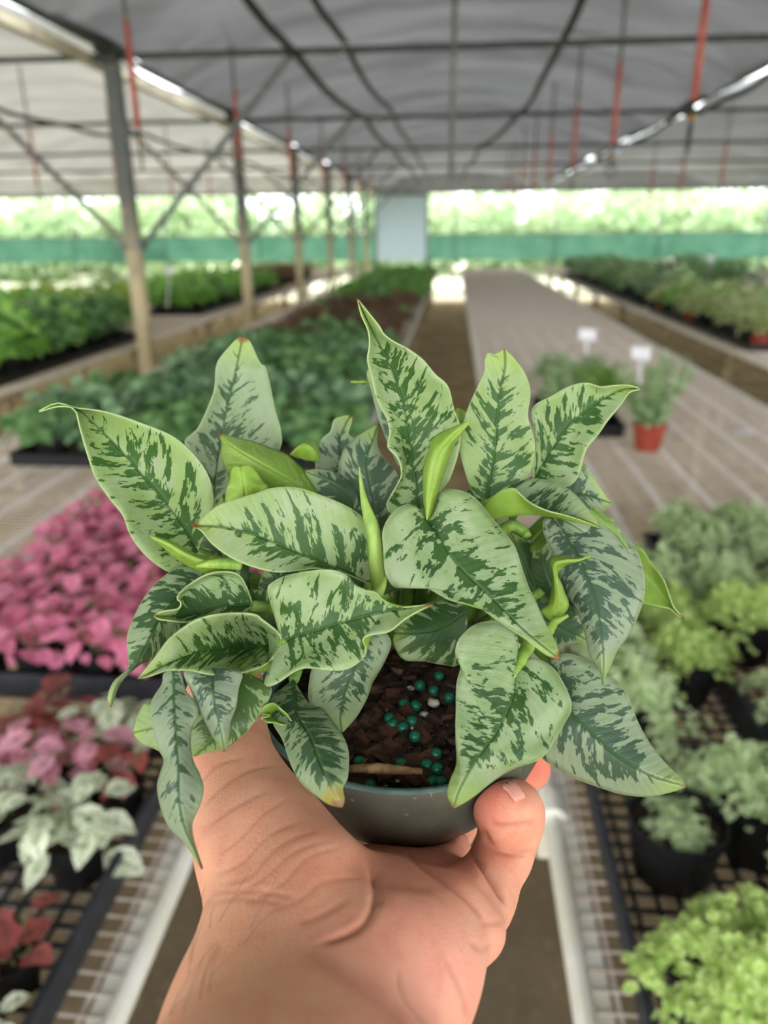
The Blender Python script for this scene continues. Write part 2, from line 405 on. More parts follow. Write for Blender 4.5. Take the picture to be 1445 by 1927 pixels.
m_tree = [M_leafy('pale_tree_leaves', lin(206, 218, 184), lin(172, 198, 150), None, .4, .6), M_leafy('mid_tree_leaves', lin(190, 208, 168), lin(156, 186, 140), None, .4, .6)]
m_bark = M_plain('tree_bark', lin(110, 98, 82), lin(80, 72, 60), 10, .9)
def crown_mesh(seed, mat):
    rr = random.Random(seed); mb = MB()
    blobs = [(rr.uniform(-.75, .75), rr.uniform(-.6, .6), rr.uniform(.5, 2.2), rr.uniform(.5, .85)) for _ in range(9)]
    for i in range(1300):
        bx, by, bz, br = rr.choice(blobs)
        v = _n([rr.gauss(0, 1) for _ in range(3)]); rad = br * rr.uniform(.65, 1.05)
        p = np.array((bx, by, bz)) + v * rad
        mb.leaf(p, _n(v + np.array([rr.gauss(0, .7) for _ in range(3)])), np.array((rr.gauss(0, .4), rr.gauss(0, .4), 1.0)), rr.uniform(.2, .36), .2, .3, .1, 2)
    return mb.mesh('crown', mat)
crowns = [crown_mesh(40 + i, m_tree[i % 2]) for i in range(4)]
mbt = MB(); mbt.tube([(0, 0, 0), (.04, 0, .8), (-.02, .03, 1.6)], [.13, .1, .06], 8); trunk_me = mbt.mesh('trunk', m_bark, True)
k = 0
for x in np.arange(-26, 24, 2.1):
    y = 29 + rnd.uniform(-1.2, 2.5); s = rnd.uniform(.95, 1.22)
    r = empty('tree', (x + rnd.uniform(-.4, .4), y, 0), 'bushy green tree behind the windbreak fence, %s from the left' % ORD[k], 'tree', 'trees behind the windbreak', rnd.uniform(0, 6))
    r.scale = (s * 1.35, s * 1.0, s * 1.08)
    obj('crown', crowns[k % 4], r); obj('trunk', trunk_me, r); k += 1
for j, x in enumerate(np.arange(-27, 25, 2.6)):
    s = rnd.uniform(1.0, 1.2)
    r = empty('tree', (x + rnd.uniform(-.4, .4), 34 + rnd.uniform(-1, 1), 0), 'tall green tree in the back row behind the windbreak, %s from the left' % ORD[j], 'tree', 'trees in the back row', rnd.uniform(0, 6))
    r.scale = (s * 1.5, s * 1.2, s * 1.22); obj('crown', crowns[j % 4], r); obj('trunk', trunk_me, r)
for y in np.arange(4, 26, 2.8):
    s = rnd.uniform(1.0, 1.25)
    r = empty('tree', (-21 + rnd.uniform(-.6, .6), y, 0), 'bushy green tree along the open left side, %s from the near end' % ORD[k - 24], 'tree', 'trees along the left side', rnd.uniform(0, 6))
    r.scale = (s * 1.3, s * 1.3, s); obj('crown', crowns[k % 4], r); obj('trunk', trunk_me, r); k += 1

# ================================================================== benches
m_rail = M_plain('chalky_white_rail', lin(250, 247, 236), lin(234, 228, 208), 9, .55)
m_wire = M_plain('galvanised_mesh_wire', lin(232, 220, 206), lin(204, 190, 174), 30, .5, .5, 0)
m_slat = M_plain('galvanised_support_slat', lin(246, 244, 244), lin(230, 226, 224), 14, .45, .5, 0)
m_leg = M_plain('timber_leg', lin(168, 152, 118), lin(136, 120, 92), 12, .8)
ZB = .75
def bench(x0, x1, y0, y1, label, slats, near_edge, cream=False):
    r = empty('growing_bench', ((x0 + x1) / 2, (y0 + y1) / 2, 0), label, 'bench')
    ox, oy = (x0 + x1) / 2, (y0 + y1) / 2
    def part(name, mb, mat, kind=None):
        mb.v = [(a - ox, b - oy, c) for a, b, c in mb.v]; o = obj(name, mb.mesh(name, mat), r)
        if kind: o['kind'] = kind
        return o
    for xx, s in ((x0, 1), (x1, -1)):
        mb = MB(); mb.tube([(xx, y0, ZB - .006), (xx, y1, ZB - .006)], .014, 10); mb.cbox((xx + s * .023, (y0 + y1) / 2, ZB - .012), (.025, y1 - y0, .012), .002)
        part('side_rail', mb, m_rail)
    for yy in (y0, y1):
        mb = MB(); mb.cbox(((x0 + x1) / 2, yy, ZB - .01), (x1 - x0, .03, .03)); part('end_rail', mb, m_rail)
    mb = MB(); n = int((y1 - y0) / .027)
    for i in range(n):
        y = y0 + .02 + i * .027
        mb.box(((x0 + x1) / 2, y, ZB - .0035), (x1 - x0 - .02, .0026, .0026))
    for e in (.012, .062, .11):
        for xx in (x0 + .03 + e, x1 - .03 - e): mb.box((xx, (y0 + y1) / 2, ZB - .0065), (.005 if e < .02 else .003, y1 - y0, .004))
    nx = int((x1 - x0 - .3) / .1)
    for i in range(nx + 1): mb.box((x0 + .15 + (x1 - x0 - .3) * i / nx, (y0 + y1) / 2, ZB - .0065), (.003, y1 - y0, .003))
    part('wire_mesh', mb, m_wire, 'stuff')
    for xs in slats:
        mb = MB(); mb.cbox((xs, (y0 + y1) / 2, ZB - .015), (.022, y1 - y0, .012), .003); part('support_slat', mb, m_slat)
    yy = y0 + .3
    while yy < y1:
        for xx in (x0 + .14, x1 - .14):
            mb = MB(); mb.cbox((xx, yy, (ZB - .05) / 2), (.07, .07, ZB - .05), .008); part('leg', mb, m_leg)
        mb = MB(); mb.cbox(((x0 + x1) / 2, yy, ZB - .05), (x1 - x0 - .1, .05, .06), .006); part('cross_beam', mb, m_leg)
        yy += 2.0
    return r
LB0, LB1 = -1.99, -.372
RB0, RB1 = .172, 1.60
bench(LB0, LB1, .12, 19.7, 'long wire mesh bench with white rail on the left of the aisle', [LB0 + .16 + .175 * i for i in range(8)], LB1)
bench(RB0, RB1, .12, 19.6, 'long wire mesh bench with cream rail on the right of the aisle', [RB0 + .20 + .17 * i for i in range(8)], RB0, True)
bench(-4.4, -2.58, 2.0, 19.6, 'wire mesh bench behind the column row on the far left', [-4.3 + .3 * i for i in range(6)], -2.58)
bench(2.09, 4.2, 2.0, 19.6, 'raised wire mesh bench with timber legs on the far right', [2.3 + .3 * i for i in range(6)], 2.09)
bench(4.8, 6.6, 6.0, 19.6, 'farthest mesh bench at the right edge', [5.0 + .3 * i for i in range(5)], 4.8)
mb = MB()
mb.tube([(0, 0, 0), (0, .05, 0)], .024, 12); mb.cbox((-.012, .02, -.035), (.02, .07, .05), .004)
tag(obj('rail_clamp', mb.mesh('rail_clamp', m_rail), loc=(RB0, .93, ZB - .006)), 'cream clamp on the aisle rail of the right bench', 'clamp')

# ================================================================== potted plants on the benches
m_black = M_plain('black_plastic', lin(24, 25, 28), lin(18, 19, 21), 30, .45, .4)
m_grey = M_plain('charcoal_tray_plastic', lin(58, 60, 66), lin(44, 46, 51), 30, .5, .4)
m_terra = M_plain('terracotta_plastic', lin(170, 74, 52), lin(148, 60, 42), 20, .6)
m_soil2 = M_plain('potting_soil', lin(62, 50, 40), lin(40, 32, 26), 60, .95, .1, 0, .002)
def pot_mesh(name, rt, rb, h, mat, n=20):
    mb = MB(); w = .003
    mb.lathe([(0, .002), (rb, 0), (rt * .97, h * .86), (rt, h * .87), (rt, h), (rt - w, h), (rt - w - .002, h * .85)], n)
    return mb.mesh(name, mat, False)
def soil_mesh(name, r, z, n=16):
    mb = MB(); mb.lathe([(r, z), (r * .6, z + .004), (0.0005, z + .006)], n); return mb.mesh(name, m_soil2, True)
def tray(x0, x1, y0, y1, label, h=.055, mat=None):
    cx, cy = (x0 + x1) / 2, (y0 + y1) / 2; hx, hy = (x1 - x0) / 2, (y1 - y0) / 2; w = .004
    r = empty('nursery_tray', (cx, cy, ZB + .001), label, 'tray', 'nursery trays')
    mb = MB()
    for s in (-1, 1):
        mb.box((s * (hx - w / 2), 0, h / 2), (w, 2 * hy, h)); mb.box((0, s * (hy - w / 2), h / 2), (2 * hx - 2 * w, w, h))
    obj('tray_wall', mb.mesh('tray_wall', mat or m_grey), r)
    mb = MB()
    for s in (-1, 1):
        mb.cbox((s * (hx + .002), 0, h), (.012, 2 * hy + .016, .006), .002); mb.cbox((0, s * (hy + .002), h), (2 * hx + .016, .012, .006), .002)
    obj('tray_rim', mb.mesh('tray_rim', mat or m_grey), r)
    mb = MB(); nx = max(3, int(hx * 2 / .028)); ny = max(3, int(hy * 2 / .028))
    for i in range(1, nx): mb.box((-hx + 2 * hx * i / nx, 0, .003), (.006, 2 * hy - .01, .004))
    for i in range(1, ny): mb.box((0, -hy + 2 * hy * i / ny, .0028), (2 * hx - .01, .006, .004))
    o = obj('tray_grid', mb.mesh('tray_grid', mat or m_grey), r); o['kind'] = 'stuff'
    return r

# ---- polka dot plants: every leaf is its own piece
def dot_mat(name, base, dots, edge, th):
    m = bpy.data.materials.new(name); t = NT(m)
    tc = t.n('TexCoord').outputs['Object']
    f = t.noise(tc, 230, 3, .65, .4); oi = t.n('ObjectInfo').outputs['Random']
    at = t.n('Attribute', attribute_name='mid').outputs['Fac']
    c = t.mix(t.ramp(f, th - .05, th + .06), dots, base)
    c = t.mix(t.math('MULTIPLY', t.ramp(at, .80, 1.0), .55), c, base)
    c = t.mix(t.math('MULTIPLY', oi, .30), c, edge)
    b = t.bsdf(c, .5, .3); tr = t.n('BsdfTranslucent'); t.put(tr.inputs[0], c); mx = t.n('MixShader'); mx.inputs[0].default_value = .25
    t.t.links.new(b.outputs[0], mx.inputs[1]); t.t.links.new(tr.outputs[0], mx.inputs[2]); t.done(mx.outputs[0]); return m
DOT = {'pink': dot_mat('pink_dotted_leaf', lin(176, 98, 108), lin(248, 158, 188), lin(220, 92, 140), .60),
       'rose': dot_mat('rose_dotted_leaf', lin(140, 84, 84), lin(238, 176, 192), lin(210, 110, 140), .56),
       'white': dot_mat('white_dotted_leaf', lin(88, 116, 66), lin(236, 240, 214), lin(196, 210, 160), .56),
       'red': dot_mat('red_dotted_leaf', lin(108, 72, 56), lin(184, 92, 90), lin(134, 62, 58), .52)}
NICE = {'pink': 'pink', 'rose': 'pale pink', 'white': 'white', 'red': 'dark red'}
def leaf_me(name, L, W, bend, mat, k=4):
    mb = MB(); mb.leaf(np.zeros(3), np.array((1., 0, 0)), np.array((0, 0, 1.)), L, W, bend, .18, k); return mb.mesh(name, mat, True)
leafmesh = {c: [leaf_me('leaf', L, W, b, DOT[c]) for L, W, b in ((.062, .042, .2), (.054, .038, .32), (.042, .029, .12))] for c in DOT}
pot3 = pot_mesh('pot', .044, .034, .075, m_black); soil3 = soil_mesh('soil', .0405, .064)
m_stem = M_plain('green_stem', lin(120, 132, 84), lin(96, 108, 66), 30, .6)
def polka(x, y, colr, seed, label, group, sc=1.0, n=32, hgt=.075, spread=1.0):
    rr = random.Random(seed)
    r = empty('polka_dot_plant', (x, y, ZB + .0068), label, 'potted plant', group, rr.uniform(0, 6)); r.scale = (sc,) * 3
    obj('pot', pot3, r); obj('soil', soil3, r)
    mb = MB(); spots = []
    for s in range(7):
        a = s * 2.4 + rr.uniform(-.3, .3); q = (.0 if s == 0 else .042) * spread
        top = np.array((q * math.cos(a), q * math.sin(a), .075 + hgt * rr.uniform(.55, 1.0) * (1.1 if s == 0 else 1)))
        mb.tube([(top[0] * .2, top[1] * .2, .066), top * np.array((.7, .7, 1)) - np.array((0, 0, .02)), top], .0016, 5)
        spots.append((top, a))
    o = obj('stems', mb.mesh('stems', m_stem), r)
    for i in range(n):
        top, a0 = spots[i % 7]; lay = i // 7
        a = a0 + lay * 1.6 + (i % 2) * math.pi + rr.uniform(-.5, .5)
        o = obj('leaf', leafmesh[colr][min(2, rr.choice([0, 0, 1, 2]))], r)
        o.location = Vector(top) - Vector((0, 0, .016 * lay)) + Vector((math.cos(a), math.sin(a), 0)) * .006
        o.rotation_euler = (rr.uniform(-.3, .3), rr.uniform(-.3, .25) + .08 * lay, a)
        s = rr.uniform(.75, 1.12); o.scale = (s, s, s)
tray(-.742, -.440, .40, 1.02, 'dark tray of mixed red, pink and white polka dot plants beside the aisle rail')
tray(-1.06, -.765, .40, 1.02, 'dark tray left of the mixed polka dot tray')
tray(-.745, -.445, 1.17, 1.58, 'black tray under the nearest pink polka dot plants beside the aisle rail')
tray(-.745, -.445, 1.60, 2.01, 'black tray under the farther pink polka dot plants beside the aisle rail')
tray(-1.065, -.765, 1.17, 1.58, 'black tray under the nearest pink plants left of the aisle tray')
tray(-1.065, -.765, 1.60, 2.01, 'black tray under the farther pink plants left of the aisle tray')
G1 = 'polka dot plants in the mixed tray'
for x, y, c, s, lab, sc, n in [
    (-.505, .765, 'white', 3, 'white speckled polka dot plant at the near aisle corner of the mixed tray', 1.0, 34),
    (-.665, .700, 'white', 28, 'white speckled polka dot plant in the near left part of the mixed tray', .9, 24),
    (-.565, .905, 'rose', 4, 'pale pink speckled polka dot plant behind the white one in the mixed tray', .95, 36),
    (-.490, .885, 'red', 5, 'small dark red polka dot plant at the aisle side of the mixed tray', .8, 14),
    (-.545, .985, 'white', 6, 'white speckled polka dot plant at the far end of the mixed tray', .92, 38),
    (-.655, .985, 'red', 7, 'dark red polka dot plant in the far left corner of the mixed tray', 1.0, 34),
    (-.625, .80, 'white', 8, 'white speckled polka dot plant at the left side of the mixed tray', .95, 24),
    (-.66, .89, 'rose', 18, 'pale pink polka dot plant on the left side of the mixed tray', .95, 22),
    (-.50, .595, 'red', 9, 'sparse reddish polka dot plant in the near part of the mixed tray', .72, 9),
    (-.485, .485, 'white', 10, 'white polka dot plant nearest the camera at the tray end', .8, 20),
    (-.565, .50, 'red', 11, 'dark red polka dot plant beside the nearest white one', .8, 18)]:
    polka(x, y, c, s, lab, G1, sc, n, .07 if n > 12 else .045)
i = 0
for yy in (1.225, 1.325, 1.425, 1.525, 1.655, 1.755, 1.855, 1.955):
    for xx in (-.50, -.595, -.69, -.82, -.915, -1.01):
        i += 1
        polka(xx + rnd.uniform(-.012, .012), yy + rnd.uniform(-.01, .01), 'pink', 100 + i, 'pink polka dot plant, %s row from the mixed tray, %s from the aisle' % (ORD[(i - 1) // 6], ORD[(i - 1) % 6]), 'pink polka dot plants in the dense block', rnd.uniform(.92, 1.06), 26)

# ---- masses of small leaved plants
def clump(name, seed, n, rad, hgt, z0, L, W, mat, kind='mound', k=2):
    rr = random.Random(seed); mb = MB()
    nst = 26
    stems = [(rr.uniform(0, 6.28), rr.uniform(.15, 1) ** .6, rr.uniform(.7, 1.1)) for _ in range(nst)]
    for i in range(n):
        if kind == 'mound':
            a, q, e = rr.choice(stems); a += rr.gauss(0, .12); u = rr.uniform(.25, 1.05)
            rr_ = rad * q * u * e
            z = z0 + hgt * (1 - (q * u) ** 2 * .95) * rr.uniform(.55, 1.0) * e
            p = np.array((rr_ * math.cos(a), rr_ * math.sin(a), z))
            out = np.array((math.cos(a), math.sin(a), 0))
            d = out * rr.uniform(.1, 1) + np.array((rr.gauss(0, .8), rr.gauss(0, .8), rr.uniform(-.3, .5)))
            nr = np.array((rr.gauss(0, .35), rr.gauss(0, .35), 1)) + out * .35
        elif kind == 'bush':
            a = rr.uniform(0, 6.28); q = math.sqrt(rr.random()); e = rr.uniform(.35, 1.0)
            rr_ = rad * q; z = z0 + hgt * (1 - .45 * q * q) * e
            out = np.array((math.cos(a), math.sin(a), 0)); p = out * rr_ + np.array((0, 0, z))
            d = out * rr.uniform(.4, 1.1) + np.array((rr.gauss(0, .45), rr.gauss(0, .45), rr.uniform(-.25, .45)))
            nr = np.array((rr.gauss(0, .3), rr.gauss(0, .3), 1)) + out * .4
        else:   # airy: thin upright stems with tiny leaves
            a, q, e = rr.choice(stems); u = rr.random()
            out = np.array((math.cos(a), math.sin(a), 0)); p = out * rad * q * (.25 + .75 * u ** 1.3) + np.array((0, 0, z0 + hgt * e * u))
            d = out * .6 + np.array((rr.gauss(0, .7), rr.gauss(0, .7), rr.uniform(0, .8))); nr = np.array((rr.gauss(0, .6), rr.gauss(0, .6), 1))
        s = rr.uniform(.7, 1.2)
        mb.leaf(p, d, nr, L * s, W * s, rr.uniform(.1, .5), .15, k)
    if kind == 'airy':
        for a, q, e in stems:
            out = np.array((math.cos(a), math.sin(a), 0))
            mb.tube([out * rad * q * .2 + np.array((0, 0, z0 - .01)), out * rad * q * .5 + np.array((0, 0, z0 + hgt * e * .5)), out * rad * q + np.array((0, 0, z0 + hgt * e))], .0013, 4, False)
    return mb.mesh(name, mat)
def planter(name, label, cat, group, potme, soilme, fol):
    r = empty(name, (0, 0, -5), label, cat, group)
    obj('pot', potme, r)
    if soilme: obj('soil', soilme, r)
    o = obj('foliage', fol, r); o['kind'] = 'stuff'
    return r
class Spread:
    """puts copies of a few prototypes on given spots; the prototypes take the first spots themselves"""
    def __init__(s, protos): s.p = protos; s.used = 0
    def put(s, x, y, label, group, sc=1.0, z=None, k=None):
        i = rnd.randrange(len(s.p)) if k is None else k
        if s.used < len(s.p): i = s.used; o = s.p[i]
        else: o = copy_tree(s.p[i], (0, 0, 0))
        s.used += 1
        o.location = (x, y, ZB + .0068 if z is None else z); o.rotation_euler = (0, 0, rnd.uniform(0, 6.28)); o.scale = (sc, sc, sc)
        o['label'] = label; o['group'] = group
        return o
m_fig = M_leafy('variegated_creeper_leaf', lin(248, 250, 220), lin(216, 230, 182), lin(186, 210, 152), .45, .5)
m_fig2 = M_leafy('yellow_green_creeper_leaf', lin(242, 248, 180), lin(198, 220, 128), lin(176, 206, 112), .3, .5)
pot5 = pot_mesh('pot', .066, .05, .095, m_black, 28); soil5 = soil_mesh('soil', .060, .078, 20)
figs = [planter('creeping_fig', '', 'potted plant', '', pot5, soil5, clump('foliage', 60 + i, 1800, .110 + .006 * i, .098, .072, .0150, .0130, m_fig if i != 0 else m_fig2, 'mound')) for i in range(4)]
S = Spread(figs)
tray(.232, .535, .40, 1.02, 'charcoal tray of variegated creepers beside the cream aisle rail')
tray(.55, .855, .40, 1.02, 'charcoal tray of variegated creepers right of the aisle tray')
tray(.232, .535, 1.05, 1.66, 'middle charcoal tray of variegated creepers beside the aisle rail')
tray(.55, .855, 1.05, 1.66, 'middle charcoal tray of variegated creepers, second from the aisle')
tray(.87, 1.17, 1.05, 1.66, 'middle charcoal tray of variegated creepers, third from the aisle')
tray(.55, .855, 1.69, 1.98, 'farthest short tray of variegated creepers near the bare mesh')
tray(.87, 1.17, 1.69, 1.98, 'farthest tray of variegated creepers at the right edge')
GF = 'variegated creepers in the right trays'
S.put(.318, .60, 'yellow green creeper in a black pot nearest the camera on the right bench', GF, 1.08, k=1)
S.p[0]['label'] = 'yellow green creeper in a black pot nearest the camera on the right bench'
low = planter('creeping_fig', 'low sparse creeper showing the whole rim of its black pot', 'potted plant', GF, pot5, soil5, clump('foliage', 91, 260, .056, .022, .077, .0155, .0125, m_fig, 'mound'))
low.location = (.322, .835, ZB + .0068)
S.put(.47, .70, 'pale yellow creeper spilling over its pot at the right frame edge', GF, 1.0)
S.put(.455, .885, 'pale green creeper right of the low sparse creeper', GF, 1.0)
S.put(.50, .555, 'bushy creeper in the near right corner of the frame', GF, .95)
for xx in (.31, .455, .62, .775, .94, 1.09):
    for yy in (1.12, 1.27, 1.42, 1.575):
        if (xx, yy) in ((.31, 1.42), (.62, 1.27), (.455, 1.12)): continue
        S.put(xx + rnd.uniform(-.015, .015), yy + rnd.uniform(-.012, .012), 'variegated creeper in the middle trays, %s from the aisle, row %s' % (ORD[(.31, .455, .62, .775, .94, 1.09).index(xx)], ('one', 'two', 'three', 'four')[(1.12, 1.27, 1.42, 1.575).index(yy)]), 'variegated creepers in the middle trays', rnd.uniform(.96, 1.1))
for xx in (.62, .775, .94, 1.09):
    for yy in (1.76, 1.905):
        S.put(xx + rnd.uniform(-.015, .015), yy + rnd.uniform(-.012, .012), 'variegated creeper in the farthest trays, %s from the aisle, %s row' % (ORD[(.62, .775, .94, 1.09).index(xx)], 'near' if yy < 1.8 else 'back'), 'variegated creepers in the farthest trays', rnd.uniform(.96, 1.08))
S.put(.62, .93, 'pale creeper at the far right corner of the near trays', GF, 1.0); S.put(.62, .78, 'pale creeper at the right edge of the near trays', GF, 1.0)

# ---- green plants on the left bench
m_green = M_leafy('mid_green_leaf', lin(150, 190, 124), lin(92, 140, 80), None, .3, .38)
m_green2 = M_leafy('blue_green_leaf', lin(156, 190, 144), lin(92, 138, 92), None, .25, .35)
m_maroon = M_leafy('brown_red_leaf', lin(150, 104, 86), lin(104, 98, 64), None, .25, .45)
m_lime = M_leafy('lime_leaf', lin(200, 220, 112), lin(140, 180, 80), None, .35, .45)
m_vivid = M_leafy('fresh_green_leaf', lin(176, 222, 112), lin(108, 172, 74), None, .35, .4)
m_cream = M_leafy('cream_edged_leaf', lin(244, 240, 204), lin(192, 208, 136), lin(170, 192, 116), .3, .45)
pot6 = pot_mesh('pot', .07, .052, .10, m_black); pot6t = pot_mesh('pot', .07, .052, .10, m_terra)
def protos(name, mats, n, rad, h, L, W, pots, kind='bush', k=3, seed=0):
    return [planter(name, '', 'potted plant', '', pots[i % len(pots)], None, clump('foliage', seed + i, n, rad, h, .085, L, W, mats[i % len(mats)], kind, k)) for i in range(3)]
S = Spread(protos('leafy_green_plant', [m_green, m_green2, m_green], 150, .125, .15, .075, .055, [pot6, pot6, pot6t], seed=200))
for a in range(11):
    yy = 2.80 + .235 * a
    for b in range(6):
        xx = -1.62 + .225 * b + rnd.uniform(-.03, .03)
        if xx < -1.45 and a > 3: continue
        S.put(xx, yy + rnd.uniform(-.03, .03), 'leafy dark green plant, packed left block, %s row, %s from the left' % (ORD[a], ORD[b]), 'green plants packed on the left bench', rnd.uniform(.85, 1.12))
S = Spread(protos('brown_red_plant', [m_maroon, m_maroon, m_green], 140, .13, .13, .07, .04, [pot6], seed=220))
for a in range(12):
    for b in range(4):
        S.put(-1.28 + .25 * b + rnd.uniform(-.03, .03), 5.55 + .3 * a + rnd.uniform(-.05, .05), 'brown red plant behind the green block, %s row, %s from the left' % (ORD[a], ORD[b]), 'brown red plants on the left bench', rnd.uniform(.9, 1.15))
S = Spread(protos('low_green_plant', [m_vivid, m_green, m_vivid], 130, .15, .17, .08, .05, [pot6], seed=240))
for a in range(13):
    for b in range(4):
        S.put(-1.28 + .26 * b + rnd.uniform(-.03, .03), 9.4 + .42 * a, 'fresh green plant toward the left bench end, %s row, %s from the left' % (ORD[a], ORD[b]), 'fresh green plants on the left bench', rnd.uniform(.95, 1.2))
def flat(x0, x1, y0, y1, n, label, h=.05):
    d = (y1 - y0) / n
    for i in range(n): tray(x0, x1, y0 + d * i + .01, y0 + d * (i + 1) - .01, ('nearest', 'second', 'third', 'fourth', 'fifth', 'sixth')[i] + ' ' + label, h, m_black)
flat(-1.72, -1.10, 2.66, 5.3, 4, 'black tray under the dark green block on the left bench')
flat(-1.08, -.40, 2.66, 5.3, 4, 'black tray under the aisle side of the dark green block')
# ---- far left bench
S = Spread(protos('broad_leaved_plant', [m_vivid, m_vivid, m_green], 170, .18, .30, .12, .07, [pot6], seed=260))
for a in range(7):
    for b in range(4):
        S.put(-2.86 - .30 * b, 4.35 + .32 * a + rnd.uniform(-.05, .05), 'broad leaved plant on the far left bench, %s row, %s from the edge' % (ORD[a], ORD[b]), 'broad leaved plants on the far left bench', rnd.uniform(.9, 1.15))
S2 = Spread(protos('lime_plant', [m_lime], 150, .18, .32, .10, .05, [pot6], seed=280))
for a in range(3):
    for b in range(4):
        S2.put(-3.35 - .28 * b, 6.75 + .35 * a, 'yellow green plant behind the broad leaved ones, %s row, %s from the edge' % (ORD[a], ORD[b]), 'yellow green plants on the far left bench', rnd.uniform(.9, 1.2))
for a in range(10):
    for b in range(4):
        S.put(-3.0 - .33 * b + rnd.uniform(-.04, .04), 8.5 + .42 * a, 'green plant beyond the far left bench gap, %s row, %s from the edge' % (ORD[a], ORD[b]), 'green plants beyond the gap on the far left bench', rnd.uniform(.75, 1.0))
flat(-3.3, -2.70, 4.2, 6.5, 3, 'black tray under the broad leaved plants on the far left bench'); flat(-3.4, -2.8, 8.35, 12.6, 5, 'black tray beyond the gap on the far left bench')
S = Spread(protos('brown_red_plant', [m_maroon], 120, .14, .2, .08, .04, [pot6], seed=300))
for a in range(6):
    for b in range(3):
        S.put(-2.95 - .35 * b, 13.2 + .5 * a, 'brown red plant at the far left bench end, %s row, %s from the edge' % (ORD[a], ORD[b]), 'brown red plants on the far left bench', rnd.uniform(.9, 1.2))

# ---- right bench: herbs and a terracotta pot
m_herb = M_leafy('silvery_herb_leaf', lin(206, 222, 180), lin(140, 176, 112), None, .35, .5)
m_herb2 = M_leafy('green_herb_leaf', lin(186, 212, 126), lin(120, 166, 80), None, .35, .5)
pot5t = pot_mesh('pot', .068, .047, .115, m_terra, 28); pot5b = pot_mesh('pot', .06, .047, .09, m_black, 24)
def herb(x, y, seed, label, potm, rad, h, n, mat, L=.018, W=.010, kind='airy'):
    r = planter('potted_herb', label, 'potted plant', 'herbs on the right bench', potm, soil5, clump('foliage', seed, n, rad, h, .085, L, W, mat, kind))
    r.location = (x, y, ZB + (.0068 if potm is pot5b else .001)); return r
herb(.815, 3.06, 1, 'airy silvery herb in a terracotta pot standing alone on the mesh', pot5t, .16, .27, 1500, m_herb, .03, .02)
tray(.42, .76, 3.25, 3.85, 'black tray of bushy herbs behind the held plant on the right bench', .05, m_black)
for i, (x, y, mt, lab) in enumerate([(.49, 3.38, m_herb, 'bushy grey green herb at the near left corner of the herb tray'), (.62, 3.34, m_herb2, 'bright green herb at the near edge of the herb tray'), (.70, 3.46, m_herb2, 'bright green herb at the right side of the herb tray'),
                                  (.53, 3.60, m_herb, 'grey green herb in the middle of the herb tray'), (.68, 3.70, m_herb, 'grey green herb at the far right of the herb tray'), (.50, 3.77, m_herb, 'grey green herb at the far left of the herb tray')]):
    herb(x, y, 10 + i, lab, pot5b, .155, .21, 950, mt, .028, .018, 'mound')
m_tag = M_plain('white_plastic_label', lin(238, 238, 240), lin(226, 226, 230), 5, .5)
def plant_tag(x, y, z0, h, rx, label):
    r = empty('plant_label', (x, y, z0), label, 'plant label', 'white plant labels'); 
    mb = MB(); mb.cbox((0, 0, h / 2), (.012, .002, h), .0005); obj('stake', mb.mesh('stake', m_tag), r)
    mb = MB(); mb.cbox((0, .0, h), (.085, .002, .055), .0005); o = obj('plate', mb.mesh('plate', m_tag), r)
    r.rotation_euler = (rx, .1, .15)
plant_tag(.655, 3.72, ZB + .08, .31, -.35, 'white plastic label rising from the far side of the herb tray')
plant_tag(.815, 3.30, ZB + .02, .34, -.3, 'white plastic label behind the terracotta pot')
mb = MB(); mb.cbox((0, 0, 0), (.10, .055, .002), .0005)
tag(obj('plant_label', mb.mesh('plant_label', m_tag), loc=(1.31, 3.36, ZB + .002), rot=(0, 0, .25)), 'white plastic label lying flat on the bare mesh', 'plant label', 'white plant labels')
plant_tag(2.95, 9.3, ZB + .15, .42, -.3, 'white plastic label standing among the plants of the far right bench')
plant_tag(-3.12, 8.2, ZB + .1, .4, -.3, 'white plastic label standing near the far left gap')
# a scrap of green film on the left mesh
m_film = M_plain('turquoise_film', lin(112, 186, 158), lin(88, 160, 134), 12, .4)
mb = MB(); vs = []; fs = []
for a in range(9):
    for b in range(4): vs.append((.16 * (a / 8 - .5), .05 * (b / 3 - .5) * (1.2 - .5 * a / 8), .006 + .005 * math.sin(a * 1.1 + b)))
for a in range(8):
    for b in range(3): fs.append((a * 4 + b, a * 4 + 4 + b, a * 4 + 5 + b, a * 4 + 1 + b))
mb.add(vs, fs)
tag(obj('plastic_scrap', mb.mesh('plastic_scrap', m_film, True), loc=(-1.16, 1.80, ZB + .001), rot=(0, 0, .3)), 'crumpled turquoise plastic scrap on the mesh left of the pink plants', 'scrap')
# ---- far right bench
S = Spread(protos('cream_edged_plant', [m_cream, m_cream, m_vivid], 240, .17, .25, .06, .04, [pot6t, pot6, pot6], seed=320))
for a in range(9):
    for b in range(4):
        S.put(2.30 + .30 * b + rnd.uniform(-.05, .05), 5.9 + .36 * a + rnd.uniform(-.05, .05), 'cream edged plant on the far right bench, %s row, %s from the edge' % (ORD[a], ORD[b]), 'cream edged plants on the far right bench', rnd.uniform(.85, 1.1))
flat(2.2, 2.85, 5.8, 8.9, 4, 'black tray under the cream edged plants on the far right bench')
S = Spread(protos('grey_green_plant', [m_green2, m_herb, m_green], 200, .20, .33, .07, .045, [pot6], seed=340))
for a in range(13):
    for b in range(4):
        S.put(2.32 + .33 * b + rnd.uniform(-.04, .04), 9.4 + .52 * a, 'grey green plant toward the far right bench end, %s row, %s from the edge' % (ORD[a], ORD[b]), 'grey green plants on the far right bench', rnd.uniform(.85, 1.15) * (1.25 if b >= 2 and a < 5 else 1))
flat(2.2, 2.9, 9.3, 16, 6, 'black tray under the grey green plants on the far right bench')
